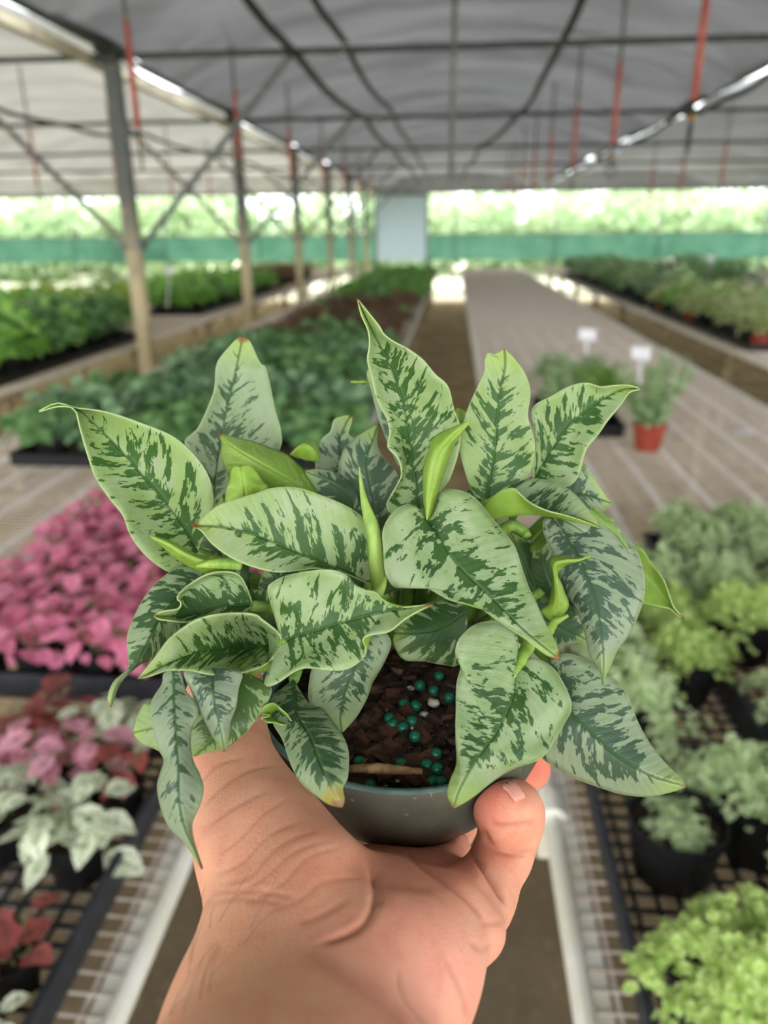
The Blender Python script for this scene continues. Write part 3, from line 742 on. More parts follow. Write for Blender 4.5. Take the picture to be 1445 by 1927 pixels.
S = Spread(protos('brown_red_plant', [m_maroon], 120, .14, .18, .08, .04, [pot6], seed=360))
for a in range(6):
    for b in range(2):
        S.put(5.1 + .4 * b, 9 + .6 * a, 'brown red plant on the farthest right bench, %s row, %s from the edge' % (ORD[a], ORD[b]), 'brown red plants on the farthest right bench', 1.0)

# ================================================================== the held plant
O = P(757, 1292, .240)
_tilt = math.radians(2)
AX = _n((0, -math.sin(_tilt), math.cos(_tilt)))
AY = _n(np.array((0, 1., 0)) - AX * AX[1]); AXX = np.cross(AY, AX)
PR = np.stack([AXX, AY, AX], 1)                 # pot frame -> world
def pot_pt(x, y, z): return O + PR @ np.array((x, y, z))
RIM, RB, PH = .0475, .0285, .040
POTPROF = [(-PH + .003, RB), (-.034, RB + .0048), (-.028, RB + .0096), (-.020, RB + .0142), (-.011, RIM - .0016), (-.002, RIM)]   # height, radius of the wall
def soil_hit(px, py, z=-.009):
    v = P(px, py, 1) - CAM; tt = np.dot(pot_pt(0, 0, z) - CAM, AX) / np.dot(v, AX); return CAM + v * tt
plant = empty('potted_aglaonema', tuple(pot_pt(0, 0, -PH)), 'silver mottled leafy plant in a small grey green pot held by the hand', 'potted plant')
PB = pot_pt(0, 0, -PH)
def hero(name, me, **kw):
    o = obj(name, me, plant)
    for k_, v_ in kw.items(): o[k_] = v_
    return o
m_pot = bpy.data.materials.new('grey_green_pot_plastic'); t = NT(m_pot)
tc = t.n('TexCoord').outputs['Object']
f = t.noise(tc, 70, 4, .6); f2 = t.noise(tc, 500, 2, .6)
c = t.mix(t.ramp(f, .4, .75), lin(78, 79, 68), lin(96, 92, 78)); c = t.mix(t.ramp(f2, .66, .72), c, lin(130, 130, 118))
t.done(t.bsdf(c, .42, .45, t.bump(f, .2, .0006)).outputs[0])
m_rim = M_plain('highlit_pot_rim', lin(112, 138, 132), lin(92, 116, 112), 160, .35, .55)  # highlight along the rim put into its colour, paler than the wall
def local(mb):
    """pot frame coordinates -> coordinates of the plant's empty"""
    a = np.array(mb.v) @ PR.T + (O - PB); mb.v = [tuple(p) for p in a]; return mb
mb = MB(); mb.lathe([(.0005, -PH), (RB - .003, -PH), (RB, -PH + .003), ] + [(r_, z_) for z_, r_ in POTPROF[1:-1]] + [(RIM, -.0022),
                     (RIM - .0004, -.0004)], 72)
hero('pot', local(mb).mesh('pot', m_pot, True))
mb = MB(); mb.lathe([(RIM - .0004, -.0004), (RIM - .0012, 0), (RIM - .0026, -.0002), (RIM - .0028, -.0012), (RIM - .0036, -.011)], 72)
hero('rim', local(mb).mesh('rim', m_rim, True), label='rim of the pot with a pale painted highlight')
# soil with bark
m_soil = bpy.data.materials.new('dark_bark_soil'); t = NT(m_soil)
tc = t.n('TexCoord').outputs['Object']
f = t.noise(tc, 260, 5, .65); f2 = t.noise(tc, 900, 2, .5); f3 = t.noise(tc, 90, 3, .6)
c = t.mix(t.ramp(f, .35, .7), lin(36, 26, 21), lin(70, 48, 37)); c = t.mix(t.ramp(f3, .5, .75), c, lin(60, 34, 26)); c = t.mix(t.ramp(f2, .68, .73), c, lin(150, 128, 104))
t.done(t.bsdf(c, .75, .35, t.bump(f, .8, .0015)).outputs[0])
rs = np.random.RandomState(4); NR, NA = 26, 90; vs = [(0, 0, -.008)]; fs = []
for i in range(1, NR + 1):
    r_ = (RIM - .0039) * i / NR
    for k in range(NA):
        a = 2 * math.pi * k / NA; x, y = r_ * math.cos(a), r_ * math.sin(a)
        z = -.009 + (.0016 * math.sin(310 * x + 1) * math.sin(270 * y) + .0012 * math.sin(610 * x - 500 * y) + rs.normal(0, .0005)) * (1 if i < NR else .2)
        vs.append((x, y, z))
for k in range(NA): fs.append((0, 1 + k, 1 + (k + 1) % NA))
for i in range(NR - 1):
    for k in range(NA):
        a, b = 1 + i * NA + k, 1 + i * NA + (k + 1) % NA; fs.append((a, a + NA, b + NA, b))
mb = MB(); mb.add(vs, fs); hero('soil', local(mb).mesh('soil', m_soil, True), kind='stuff')
m_chip = M_plain('wet_bark_chip', lin(86, 52, 38), lin(46, 30, 24), 160, .6, .4, 0, .0008)
mb = MB(); rr = random.Random(8)
for i in range(430):
    a = rr.uniform(0, 6.28); q = (RIM - .007) * math.sqrt(rr.random()); s = rr.choice([.0015, .002, .002, .003, .004, .005, .007, .010])
    Rm = np.array(Matrix.Rotation(rr.uniform(0, 6.28), 3, 'Z') @ Matrix.Rotation(rr.uniform(-.5, .5), 3, 'X') @ Matrix.Rotation(rr.uniform(-.4, .4), 3, 'Y'))
    q = min(q, RIM - .005 - s * .6)
    n0 = len(mb.v); mb.box((q * math.cos(a), q * math.sin(a), -.0083), (s, s * rr.uniform(.3, .6), s * rr.uniform(.15, .35)), Rm)
    for j in range(n0, n0 + 8): mb.v[j] = tuple(c_ + rr.uniform(-.1, .1) * s for c_ in mb.v[j])
hero('bark_chips', local(mb).mesh('bark_chips', m_chip), kind='stuff')
m_perl = M_plain('white_perlite', lin(214, 204, 190), lin(160, 146, 124), 300, .8)
def ico(rad, sub=1, seed=0, jit=0.0):
    bm = bmesh.new(); bmesh.ops.create_icosphere(bm, subdivisions=sub, radius=rad); r_ = random.Random(seed)
    vs = [tuple(c_ * (1 + r_.uniform(-jit, jit)) for c_ in v.co) for v in bm.verts]; fs = [tuple(v.index for v in f.verts) for f in bm.faces]; bm.free(); return vs, fs
def set_down(mb, p):
    mb.v = [tuple(np.array(v) + (np.asarray(p) - PB)) for v in mb.v]; return mb
for j, (px, py, r_) in enumerate([(798, 1345, .0017), (816, 1323, .0021), (729, 1337, .0007), (772, 1296, .0013), (790, 1462, .0006), (777, 1371, .0011), (812, 1318, .0012), (700, 1420, .0006), (725, 1480, .0006), (748, 1470, .0007)]):
    mb = MB(); vs, fs = ico(r_, 2, j, .22); mb.add(np.array(vs) * (1, .75, .7), fs)
    hero('perlite', set_down(mb, soil_hit(px, py, -.008)).mesh('perlite', m_perl, True))
m_twig = M_plain('straw_twig', lin(164, 128, 88), lin(110, 80, 52), 300, .8)
mb = MB(); a_, b_ = soil_hit(656, 1447, -.0045), soil_hit(795, 1452, -.0045)
mb.tube([a_ - PB, (a_ * .6 + b_ * .4) - PB + (0, 0, .0006), b_ - PB], [.0011, .0016, .0009], 7)
for e in ((760, 1438), (690, 1428)):
    c0 = soil_hit(735 if e[0] > 700 else 672, 1450, -.0045); mb.tube([c0 - PB, soil_hit(*e, -.005) - PB], [.0006, .0003], 5)
hero('twig', mb.mesh('twig', m_twig, True), label='dry straw twig lying on the soil')
m_pellet = bpy.data.materials.new('green_pellet'); t = NT(m_pellet)
tc = t.n('TexCoord').outputs['Object']; f = t.noise(tc, 600, 2, .5)
t.done(t.bsdf(t.mix(t.ramp(f, .4, .7), lin(10, 112, 84), lin(4, 80, 60)), .32, .5).outputs[0])
mb = MB(); vs, fs = ico(.00185, 3); mb.add(vs, fs); pel = mb.mesh('fertilizer_pellet', m_pellet, True)
for px, py in [(677, 1434), (754, 1438), (803, 1440), (823, 1447), (830, 1473), (814, 1473), (696, 1479), (760, 1325), (816, 1300), (845, 1312), (826, 1273), (775, 1357), (739, 1363), (758, 1369), (781, 1386), (821, 1419), (782, 1328), (733, 1352), (790, 1290)]:
    p = soil_hit(px, py, -.0068)
    tag(obj('fertilizer_pellet', pel, loc=tuple(p)), 'small round teal green fertilizer pellet on the dark potting soil', 'fertilizer pellet', 'fertilizer pellets on the soil')

# ---- leaf material
m_leaf = bpy.data.materials.new('mottled_leaf'); t = NT(m_leaf)
uv = t.n('UVMap', uv_map='leaf').outputs[0]; sx = t.sep(uv)
ca = t.n('Attribute', attribute_name='ca').outputs['Color']; A = t.n('SeparateColor'); t.put(A.inputs[0], ca)
un, vn, young = A.outputs[0], A.outputs[1], A.outputs[2]
cb = t.n('Attribute', attribute_name='cb').outputs['Color']; B = t.n('SeparateColor'); t.put(B.inputs[0], cb)
seed, bias, brown = B.outputs[0], B.outputs[1], B.outputs[2]
cc = t.n('Attribute', attribute_name='cc').outputs['Color']; Cc = t.n('SeparateColor'); t.put(Cc.inputs[0], cc)
grey, tint, wither = Cc.outputs[0], t.math('MULTIPLY', Cc.outputs[1], .6), Cc.outputs[2]
s_ = t.math('ABSOLUTE', sx[0]); side = t.math('SIGN', sx[0])
tt = t.math('SUBTRACT', sx[1], t.math('MULTIPLY', s_, .85))            # runs across the side veins
so = t.math('ADD', t.math('MULTIPLY', side, 3.7), t.math('MULTIPLY', seed, 61.0))
vec = t.comb(t.math('MULTIPLY', s_, 1.15), t.math('MULTIPLY', tt, 3.0), so)
vec2 = t.comb(t.math('MULTIPLY', s_, 2.6), t.math('MULTIPLY', tt, 6.0), so)
na = t.noise(vec, 1.15, 2.5, .55, .5); nb = t.noise(vec2, 1.0, 3, .6, .6)
nc = t.noise(t.comb(t.math('MULTIPLY', s_, 7.0), t.math('MULTIPLY', tt, 15.0), so), 1.0, 2, .6)
nn = t.math('ADD', t.math('ADD', t.math('MULTIPLY', na, .52), t.math('MULTIPLY', nb, .34)), t.math('MULTIPLY', nc, .14))
mid = t.math('MULTIPLY', t.math('POWER', 2.718, t.math('MULTIPLY', s_, -3.2)), t.math('MULTIPLY', t.ramp(t.noise(t.comb(0.0, sx[1], so), 1.6, 2, .5), .3, .6), .13))
edge = t.math('MULTIPLY', t.ramp(un, .55, 1.0), .05)
tipb = t.math('MULTIPLY', t.ramp(vn, .62, .95), .16)
v = t.math('ADD', t.math('SUBTRACT', t.math('ADD', nn, t.math('ADD', edge, tipb)), mid), t.math('SUBTRACT', bias, .5))
patch = t.ramp(v, .478, .500)
soft = t.noise(t.comb(sx[0], sx[1], so), 1.3, 3, .6)
fine = t.noise(t.comb(t.math('MULTIPLY', s_, 1.5), t.math('MULTIPLY', tt, 16), so), 2.0, 2, .6)
silver = t.mix(t.ramp(soft, .35, .65), lin(162, 180, 140), lin(138, 163, 112))
silver = t.mix(grey, silver, lin(148, 162, 140))
silver = t.mix(t.math('MULTIPLY', t.ramp(fine, .4, .7), .22), silver, lin(142, 168, 118))
dark = t.mix(t.ramp(soft, .35, .7), lin(64, 98, 46), lin(50, 80, 46))
dark = t.mix(grey, dark, lin(78, 100, 86))
silver = t.mix(t.math('MULTIPLY', tint, t.ramp(soft, .2, .6)), silver, lin(158, 188, 96)); dark = t.mix(tint, dark, lin(60, 104, 38))
base = t.mix(patch, dark, silver)
limec = t.mix(t.ramp(soft, .3, .7), lin(134, 170, 56), lin(158, 190, 84))
base = t.mix(young, base, limec)
base = t.mix(t.math('MULTIPLY', t.ramp(vn, .76, .98), .6), base, lin(168, 196, 92))
base = t.mix(t.math('MULTIPLY', t.ramp(s_, .045, .01), .75), base, t.mix(young, lin(64, 104, 46), lin(150, 186, 76)))
base = t.mix(t.math('MULTIPLY', t.ramp(un, .955, .995), .6), base, lin(186, 206, 144))
base = t.mix(t.math('MULTIPLY', brown, t.ramp(vn, .955, .985)), base, lin(140, 88, 40))
wz = t.math('ADD', vn, t.math('MULTIPLY', t.math('SUBTRACT', soft, .5), .22))
base = t.mix(t.math('MULTIPLY', wither, t.ramp(wz, .80, .88)), base, lin(172, 160, 84)); base = t.mix(t.math('MULTIPLY', wither, t.ramp(wz, .92, .97)), base, lin(150, 112, 78))
under = t.mix(t.ramp(soft, .3, .7), lin(138, 172, 62), lin(156, 186, 84))
vein = t.n('TexWave'); vein.bands_direction = 'Y'; t.put(vein.inputs['Vector'], t.comb(0.0, tt, 0.0)); t.put(vein.inputs['Scale'], 1.3); t.put(vein.inputs['Distortion'], 1.2)
h = t.math('ADD', t.math('MULTIPLY', vein.outputs['Fac'], .15), t.math('ADD', t.math('MULTIPLY', fine, .35), t.math('MULTIPLY', t.ramp(s_, .0, .07), 1.2)))
b = t.bsdf(base, .40, .42, t.bump(h, .55, .0007))
tr = t.n('BsdfTranslucent'); t.put(tr.inputs[0], t.mix(.5, base, lin(150, 196, 40)))
mx = t.n('MixShader'); mx.inputs[0].default_value = .22
t.t.links.new(b.outputs[0], mx.inputs[1]); t.t.links.new(tr.outputs[0], mx.inputs[2]); t.done(mx.outputs[0])
m_under = bpy.data.materials.new('leaf_underside'); t = NT(m_under)
tc = t.n('TexCoord').outputs['Object']; f = t.noise(tc, 140, 3, .6); c = t.mix(t.ramp(f, .3, .7), lin(120, 154, 54), lin(140, 170, 76))
b = t.bsdf(c, .45, .35); tr = t.n('BsdfTranslucent'); t.put(tr.inputs[0], lin(150, 190, 40)); mx = t.n('MixShader'); mx.inputs[0].default_value = .25
t.t.links.new(b.outputs[0], mx.inputs[1]); t.t.links.new(tr.outputs[0], mx.inputs[2]); t.done(mx.outputs[0])

def crom(pts, n):
    """n points along a Catmull-Rom curve, evenly spaced by chord length"""
    p = np.array(pts, float)
    if len(p) == 2: return p[0] + np.linspace(0, 1, n)[:, None] * (p[1] - p[0])
    q = np.vstack([2 * p[0] - p[1], p, 2 * p[-1] - p[-2]]); out = []
    for i in range(len(p) - 1):
        a, b_, c_, d_ = q[i], q[i + 1], q[i + 2], q[i + 3]
        for s in np.linspace(0, 1, 14, endpoint=False):
            out.append(.5 * (2 * b_ + (c_ - a) * s + (2 * a - 5 * b_ + 4 * c_ - d_) * s * s + (3 * b_ - 3 * c_ + d_ - a) * s ** 3))
    out.append(p[-1]); out = np.array(out)
    L = np.r_[0, np.cumsum(np.linalg.norm(np.diff(out[:, :2], axis=0), axis=1))]
    x = np.linspace(0, L[-1], n)
    return np.stack([np.interp(x, L, out[:, k]) for k in range(out.shape[1])], 1)
leaf_i = 0
def leaf(d, cols, young=0.0, bias=.5, brown=0.0, grey=0.0, holes=(), wob=.0006, label=None, N=40, K=7, pet=None, thick=.0004, under=False, tint=.15, wither=0.0):
    """one leaf: columns run from its base to its tip as (u, depth offset, points); d = depths along the leaf"""
    global leaf_i; leaf_i += 1
    rg = np.random.RandomState(leaf_i); ts = np.linspace(0, 1, N)
    dep = np.interp(ts, np.linspace(0, 1, len(d)), d)
    if len(d) > 2:
        kk = np.array([1, 2, 3, 2, 1]) / 9.; dp = np.pad(dep, 6, mode='edge')
        for _ in range(4): dp = np.convolve(dp, kk, 'same')
        dep = dp[6:-6]
    C = []; U = []
    for u, e, pts in cols:
        q = crom(pts, N); prof = np.sin(np.pi * np.clip(ts, .0, 1)) ** .7 if not isinstance(e, (list, tuple)) else 1
        ee = e * prof if not isinstance(e, (list, tuple)) else np.interp(ts, np.linspace(0, 1, len(e)), e)
        C.append(np.stack([P(x, y, dd) for x, y, dd in zip(q[:, 0], q[:, 1], dep + ee)])); U.append(u)
    C = np.array(C); nc = len(C); rows = []; us = []
    ext = np.concatenate([2 * C[:1] - C[1:2], C, 2 * C[-1:] - C[-2:-1]])
    for i in range(nc - 1):
        for s in np.linspace(0, 1, K, endpoint=False):
            a, b_, c_, d_ = ext[i], ext[i + 1], ext[i + 2], ext[i + 3]
            k_ = .6
            cr = .5 * (2 * b_ + (c_ - a) * s + (2 * a - 5 * b_ + 4 * c_ - d_) * s * s + (3 * b_ - 3 * c_ + d_ - a) * s ** 3)
            rows.append(k_ * cr + (1 - k_) * (b_ * (1 - s) + c_ * s)); us.append(U[i] * (1 - s) + U[i + 1] * s)
    rows.append(C[-1]); us.append(U[-1]); G = np.array(rows); us = np.array(us); Mc = len(us)
    mid = int(np.argmin(abs(us)))
    # gentle ripples that grow toward the margin
    vdir = _n(P(700, 1200, .2) - CAM); ph = rg.uniform(0, 6.28, 4); fr = rg.uniform(1.5, 4, 4)
    for j in range(Mc):
        for w in range(2):
            G[j] += (wob * us[j] ** 2 * np.sin(2 * np.pi * fr[w] * ts + ph[w] + (us[j] > 0) * 2) * np.sin(np.pi * ts))[:, None] * vdir
    vcm = np.r_[0, np.cumsum(np.linalg.norm(np.diff(G[mid], axis=0), axis=1))] * 100
    dist = np.zeros((Mc, N))
    for j in range(mid + 1, Mc): dist[j] = dist[j - 1] + np.linalg.norm(G[j] - G[j - 1], axis=1) * 100
    for j in range(mid - 1, -1, -1): dist[j] = dist[j + 1] - np.linalg.norm(G[j] - G[j + 1], axis=1) * 100
    vs = G.transpose(1, 0, 2).reshape(-1, 3); fs = []
    px = project(vs)[:, :2] if holes else None
    for i in range(N - 1):
        for j in range(Mc - 1):
            f = (i * Mc + j, (i + 1) * Mc + j, (i + 1) * Mc + j + 1, i * Mc + j + 1)
            if holes and any(np.linalg.norm(px[list(f)].mean(0) - h_[:2]) < h_[2] for h_ in holes): continue
            fs.append(f)
    # the side that carries the pattern faces up and toward the viewer
    fa = np.array(fs); nr = np.cross(vs[fa[:, 2]] - vs[fa[:, 0]], vs[fa[:, 3]] - vs[fa[:, 1]])
    if (np.einsum('ij,ij->i', nr, CAM - vs[fa[:, 0]]).sum() < 0) != under: fs = [f[::-1] for f in fs]
    me = bpy.data.meshes.new('leaf'); me.from_pydata([tuple(v_ - PB) for v_ in vs], [], fs)
    me.materials.append(m_leaf); me.materials.append(m_under); me.polygons.foreach_set('use_smooth', [True] * len(me.polygons))
    lay = me.uv_layers.new(name='leaf'); li = np.zeros(len(me.loops), int); me.loops.foreach_get('vertex_index', li)
    uvv = np.stack([dist.T.reshape(-1), np.repeat(vcm, Mc)], 1)
    lay.data.foreach_set('uv', uvv[li].astype(np.float32).ravel())
    un = np.tile(np.abs(us), N); vn = np.repeat(ts, Mc)
    def att(name, r_, g_, b_):
        a_ = me.attributes.new(name, 'FLOAT_COLOR', 'POINT')
        a_.data.foreach_set('color', np.stack([np.broadcast_to(q_, un.shape) for q_ in (r_, g_, b_, 1.0)], 1).astype(np.float32).ravel())
    att('ca', un, vn, young); att('cb', (leaf_i * .137) % 1.0, bias, brown); att('cc', grey, tint, wither)
    o = hero('leaf', me)
    md = o.modifiers.new('thickness', 'SOLIDIFY'); md.thickness = thick; md.offset = 0; md.material_offset = 1
    if label: o['label'] = label
    if pet is not None:
        base = G[mid][0] - PB; c0 = soil_hit(pet[0], pet[1], -.0095) - PB; h_ = pet[2] if len(pet) > 2 else .45
        m1 = c0 * (1 - h_) + base * h_ + np.array((0, 0, .012))
        tv = [c0 * (1 - s) ** 2 + 2 * m1 * s * (1 - s) + base * s * s for s in np.linspace(0, 1, 9)]
        mb = MB(); mb.tube(tv, list(np.linspace(.0030, .0016, 9)), 8); hero('petiole', mb.mesh('petiole', m_pet, True))
    return o
m_pet = M_plain('pale_green_stalk', lin(120, 156, 66), lin(92, 130, 52), 120, .45)
def flip(cols): return cols

# ---- upper left leaves
leaf((.250, .247, .243, .240), [(-1, .002, [(402, 945), (370, 880), (346, 831), (370, 806), (389, 772), (404, 734), (406, 690), (418, 666), (448, 634), (450, 634)]),
     (0, .004, [(402, 945), (409, 879), (421, 802), (438, 724), (448, 680), (457, 635)]),
     (1, .0, [(402, 945), (470, 910), (525, 850), (529, 811), (518, 773), (508, 724), (498, 686), (489, 683), (477, 656), (467, 637), (460, 636)])],
     bias=.53, brown=.9, grey=.45, pet=(600, 1235))
leaf((.226, .219, .214, .212, .208), [(-1, -.006, [(372, 1038), (331, 1076), (302, 1068), (268, 1039), (244, 1005), (232, 971), (205, 937), (179, 899), (164, 855), (150, 802), (141, 771), (110, 765), (73, 775)]),
     (0, .003, [(372, 1038), (345, 990), (312, 947), (268, 894), (220, 840), (171, 792), (140, 768), (108, 762), (73, 775)]),
     (1, -.003, [(372, 1038), (399, 972), (401, 928), (389, 889), (360, 850), (322, 819), (268, 797), (200, 775), (142, 767), (108, 758), (73, 773)])],
     bias=.52, pet=(590, 1240), wob=.001, tint=.75)
leaf((.232, .228, .225, .224), [(-1, .0, [(604, 945), (540, 960), (470, 930), (436, 905), (423, 879), (416, 855), (418, 835), (411, 817)]),
     (0, -.005, [(604, 945), (548, 905), (490, 872), (440, 842), (411, 817)]),
     (1, .004, [(604, 945), (609, 925), (590, 902), (574, 886), (544, 860), (511, 843), (472, 831), (430, 820), (411, 816)])],
     young=.72, bias=.46, brown=1, pet=(640, 1220), label='yellow green young leaf with a brown dry tip')
leaf((.218, .2165, .215), [(-1, 0, [(462, 948), (424, 945), (431, 913), (437, 882), (450, 878)]), (0, -.003, [(462, 948), (460, 915), (456, 890), (454, 877)]),
     (1, 0, [(462, 948), (505, 925), (491, 901), (475, 880), (460, 876)])], young=1, brown=.3, N=24, label='small lime green leaf')
leaf((.238, .236), [(-1, 0, [(600, 870), (566, 864), (546, 856)]), (0, -.004, [(600, 870), (590, 850), (574, 838), (560, 842), (546, 855)]), (1, .002, [(600, 870), (600, 845), (590, 832), (572, 832), (560, 845), (546, 855)])], young=1, N=20, label='small lime green leaf tip')
leaf((.246, .245, .245), [(-1, .0, [(680, 960), (610, 930), (594, 880), (600, 838), (608, 822), (622, 812), (628, 790), (645, 783), (662, 780)]),
     (0, .003, [(680, 960), (648, 880), (640, 830), (650, 800), (662, 781)]), (1, 0, [(680, 960), (700, 900), (680, 850), (668, 828), (655, 818), (660, 800), (664, 782)])], bias=.51, grey=.7, brown=.8, pet=(690, 1190))
leaf((.237, .236, .238), [(-1, .002, [(712, 1000), (660, 965), (636, 905), (644, 855), (664, 827), (690, 810), (711, 800)]),
     (0, -.003, [(712, 1000), (700, 930), (690, 870), (702, 828), (711, 800)]), (1, .003, [(712, 1000), (748, 965), (752, 925), (748, 895), (731, 872), (712, 845), (709, 822), (711, 800)])], bias=.47, grey=.75, pet=(700, 1180))
leaf((.233, .230, .229), [(-1, .0, [(668, 962), (630, 955), (598, 925), (574, 889)]), (0, -.002, [(668, 962), (645, 925), (615, 905), (574, 887)]), (1, .002, [(668, 962), (674, 950), (668, 922), (650, 901), (630, 888), (600, 883), (574, 886)])], bias=.47, grey=.6, wob=.0003)
# wide leaf pointing left, with a small hole
leaf((.219, .212, .205, .200, .196), [(-1, -.002, [(697, 1100), (650, 1080), (593, 1070), (569, 1073), (520, 1077), (472, 1066), (433, 1049), (399, 1024), (380, 1000), (362, 990)]),
     (0, .003, [(697, 1100), (640, 1072), (583, 1049), (535, 1029), (481, 1007), (420, 992), (362, 989)]),
     (1, .004, [(697, 1100), (712, 1062), (704, 1010), (685, 976), (656, 954), (617, 937), (564, 918), (515, 917), (481, 928), (452, 937), (409, 952), (375, 981), (362, 988)])],
     bias=.52, brown=1, tint=.6, holes=[(450, 1005, 6.5)], pet=(690, 1200), N=64, K=14, label='wide mottled leaf with a small round hole')
# rolled spike
def spike(pts, d, rad, label):
    q = [P(x, y, d_) - PB for (x, y), d_ in zip(pts, d)]
    qq = crom(np.array(q), 20); rr_ = np.interp(np.linspace(0, 1, 20), np.linspace(0, 1, len(rad)), rad)
    mb = MB(); mb.tube(list(qq), list(rr_), 12); hero('rolled_leaf', mb.mesh('rolled_leaf', m_spike, True), label=label)
m_spike = bpy.data.materials.new('rolled_young_leaf'); t = NT(m_spike)
tc = t.n('TexCoord').outputs['Object']; mp = t.n('Mapping'); mp.inputs['Scale'].default_value = (260, 260, 60); t.t.links.new(tc, mp.inputs[0])
f = t.noise(mp.outputs[0], 1, 3, .6); c = t.mix(t.ramp(f, .35, .65), lin(150, 178, 84), lin(112, 150, 56))
t.done(t.bsdf(c, .42, .4, t.bump(f, .3, .0005)).outputs[0])
spike([(712, 1108), (708, 1060), (703, 1005), (686, 945), (679, 905), (676, 879)], [.212, .210, .209, .209, .209, .209], [.0021, .0021, .0020, .0013, .0007, .0002], 'tightly rolled lime green young leaf')
spike([(700, 1130), (712, 1115), (722, 1098), (726, 1085)], [.205, .205, .205, .205], [.0012, .0017, .0012, .0004], 'short pale rolled shoot')
# folded lime leaf at the left
leaf((.214, .210, .206, .203), [(-1, .003, [(448, 1068), (399, 1080), (370, 1073), (336, 1054), (307, 1029), (284, 1010)]), (0, -.003, [(448, 1063), (400, 1062), (350, 1045), (315, 1024), (284, 1010)]),
     (1, .0, [(448, 1056), (428, 1049), (380, 1046), (351, 1034), (317, 1017), (284, 1009)])], young=1, N=30, label='narrow folded lime green leaf')
spike([(452, 1062), (425, 1060), (392, 1062), (370, 1066)], [.209, .207, .2055, .206], [.0018, .0017, .0013, .0004], 'pale rolled base of the folded lime leaf')
# ---- lower left leaves
leaf((.222, .214, .208, .203, .199), [(-1, .002, [(385, 1078), (346, 1064), (305, 1089), (267, 1129), (251, 1162), (242, 1195), (243, 1230), (240, 1258), (213, 1284), (203, 1316), (208, 1331)]),
     (0, -.002, [(385, 1080), (350, 1110), (312, 1150), (285, 1195), (265, 1235), (245, 1260), (219, 1290), (208, 1331)]),
     (1, .004, [(385, 1082), (376, 1125), (350, 1175), (330, 1210), (312, 1234), (284, 1245), (259, 1252), (228, 1284), (214, 1316), (208, 1331)])], bias=.49, grey=.3, brown=.6, pet=(600, 1245))
leaf((.214, .208, .203, .198), [(-1, -.003, [(476, 1140), (440, 1160), (413, 1164), (379, 1166), (346, 1171), (318, 1168), (300, 1166), (290, 1160)]),
     (0, .003, [(476, 1140), (430, 1140), (390, 1150), (345, 1158), (315, 1160), (290, 1159)]),
     (.8, .002, [(476, 1140), (463, 1110), (455, 1092), (420, 1086), (383, 1095), (352, 1115), (341, 1138), (330, 1146), (310, 1150), (290, 1158)]),
     (1, -.002, [(476, 1140), (462, 1100), (446, 1080), (417, 1075), (383, 1083), (354, 1100), (334, 1124), (341, 1134), (336, 1146), (309, 1150), (290, 1158)])], bias=.50, brown=.5, tint=.35, pet=(600, 1240))
# trumpet shaped leaf
leaf((.208, .203, .196, .190, .186), [(-1, [0, 0, 0, 0, 0], [(504, 1247), (526, 1222), (529, 1197), (515, 1182), (494, 1166), (479, 1156), (437, 1153), (388, 1160), (354, 1174), (317, 1203), (288, 1241), (259, 1278)]),
     (-.45, [.004, .016, .006, .001, 0], [(506, 1240), (505, 1205), (480, 1180), (440, 1180), (390, 1194), (330, 1228), (259, 1278)]),
     (0, [.004, .022, .009, .002, 0], [(505, 1240), (506, 1214), (480, 1222), (440, 1222), (395, 1222), (330, 1242), (259, 1278)]),
     (1, [-.003, -.003, -.002, 0, 0], [(504, 1247), (490, 1256), (471, 1262), (429, 1271), (388, 1268), (354, 1262), (317, 1262), (284, 1272), (259, 1278)])], bias=.51, brown=.3, N=52, tint=.5, label='trumpet shaped leaf curled into a funnel')
# big wavy leaf pointing right
leaf((.206, .200, .195, .190, .186), [(-1, .003, [(530, 1212), (518, 1165), (504, 1112), (512, 1096), (541, 1081), (583, 1074), (629, 1074), (653, 1083), (666, 1098), (687, 1109), (707, 1114), (720, 1129), (749, 1142), (780, 1141), (815, 1137)]),
     (0, .002, [(530, 1212), (554, 1199), (595, 1187), (637, 1174), (678, 1162), (730, 1150), (815, 1137)]),
     (1, -.004, [(530, 1214), (505, 1262), (498, 1290), (518, 1288), (550, 1266), (575, 1257), (612, 1260), (649, 1261), (678, 1245), (689, 1224), (682, 1203), (699, 1195), (732, 1189), (761, 1166), (788, 1150), (815, 1138)])], bias=.52, brown=.8, N=60, tint=.35, wob=.0012, pet=(640, 1230))
leaf((.221, .219, .219, .221), [(-1, 0, [(680, 1200), (625, 1205), (590, 1250), (580, 1310), (590, 1330), (605, 1338), (625, 1358), (643, 1377)]), (0, -.003, [(680, 1200), (668, 1250), (648, 1310), (640, 1345), (643, 1377)]),
     (1, .002, [(680, 1200), (722, 1190), (735, 1206), (733, 1223), (718, 1255), (701, 1284), (689, 1316), (668, 1352), (644, 1378)])], bias=.53, grey=.5, pet=(690, 1200))
leaf((.219, .204, .190, .180, .175), [(-1, .002, [(553, 1279), (530, 1297), (508, 1312), (509, 1345), (516, 1368), (532, 1395), (550, 1441), (570, 1476), (596, 1499), (620, 1514), (642, 1519)]),
     (0, -.003, [(553, 1279), (554, 1310), (560, 1345), (585, 1389), (605, 1441), (628, 1490), (643, 1519)]),
     (1, .001, [(553, 1279), (564, 1300), (582, 1325), (608, 1334), (620, 1348), (643, 1380), (655, 1415), (654, 1462), (645, 1482), (648, 1504), (644, 1519)])], bias=.51, grey=.45, brown=1, wither=1.0, N=50, label='mottled leaf with a yellow brown withered tip', pet=(600, 1235))
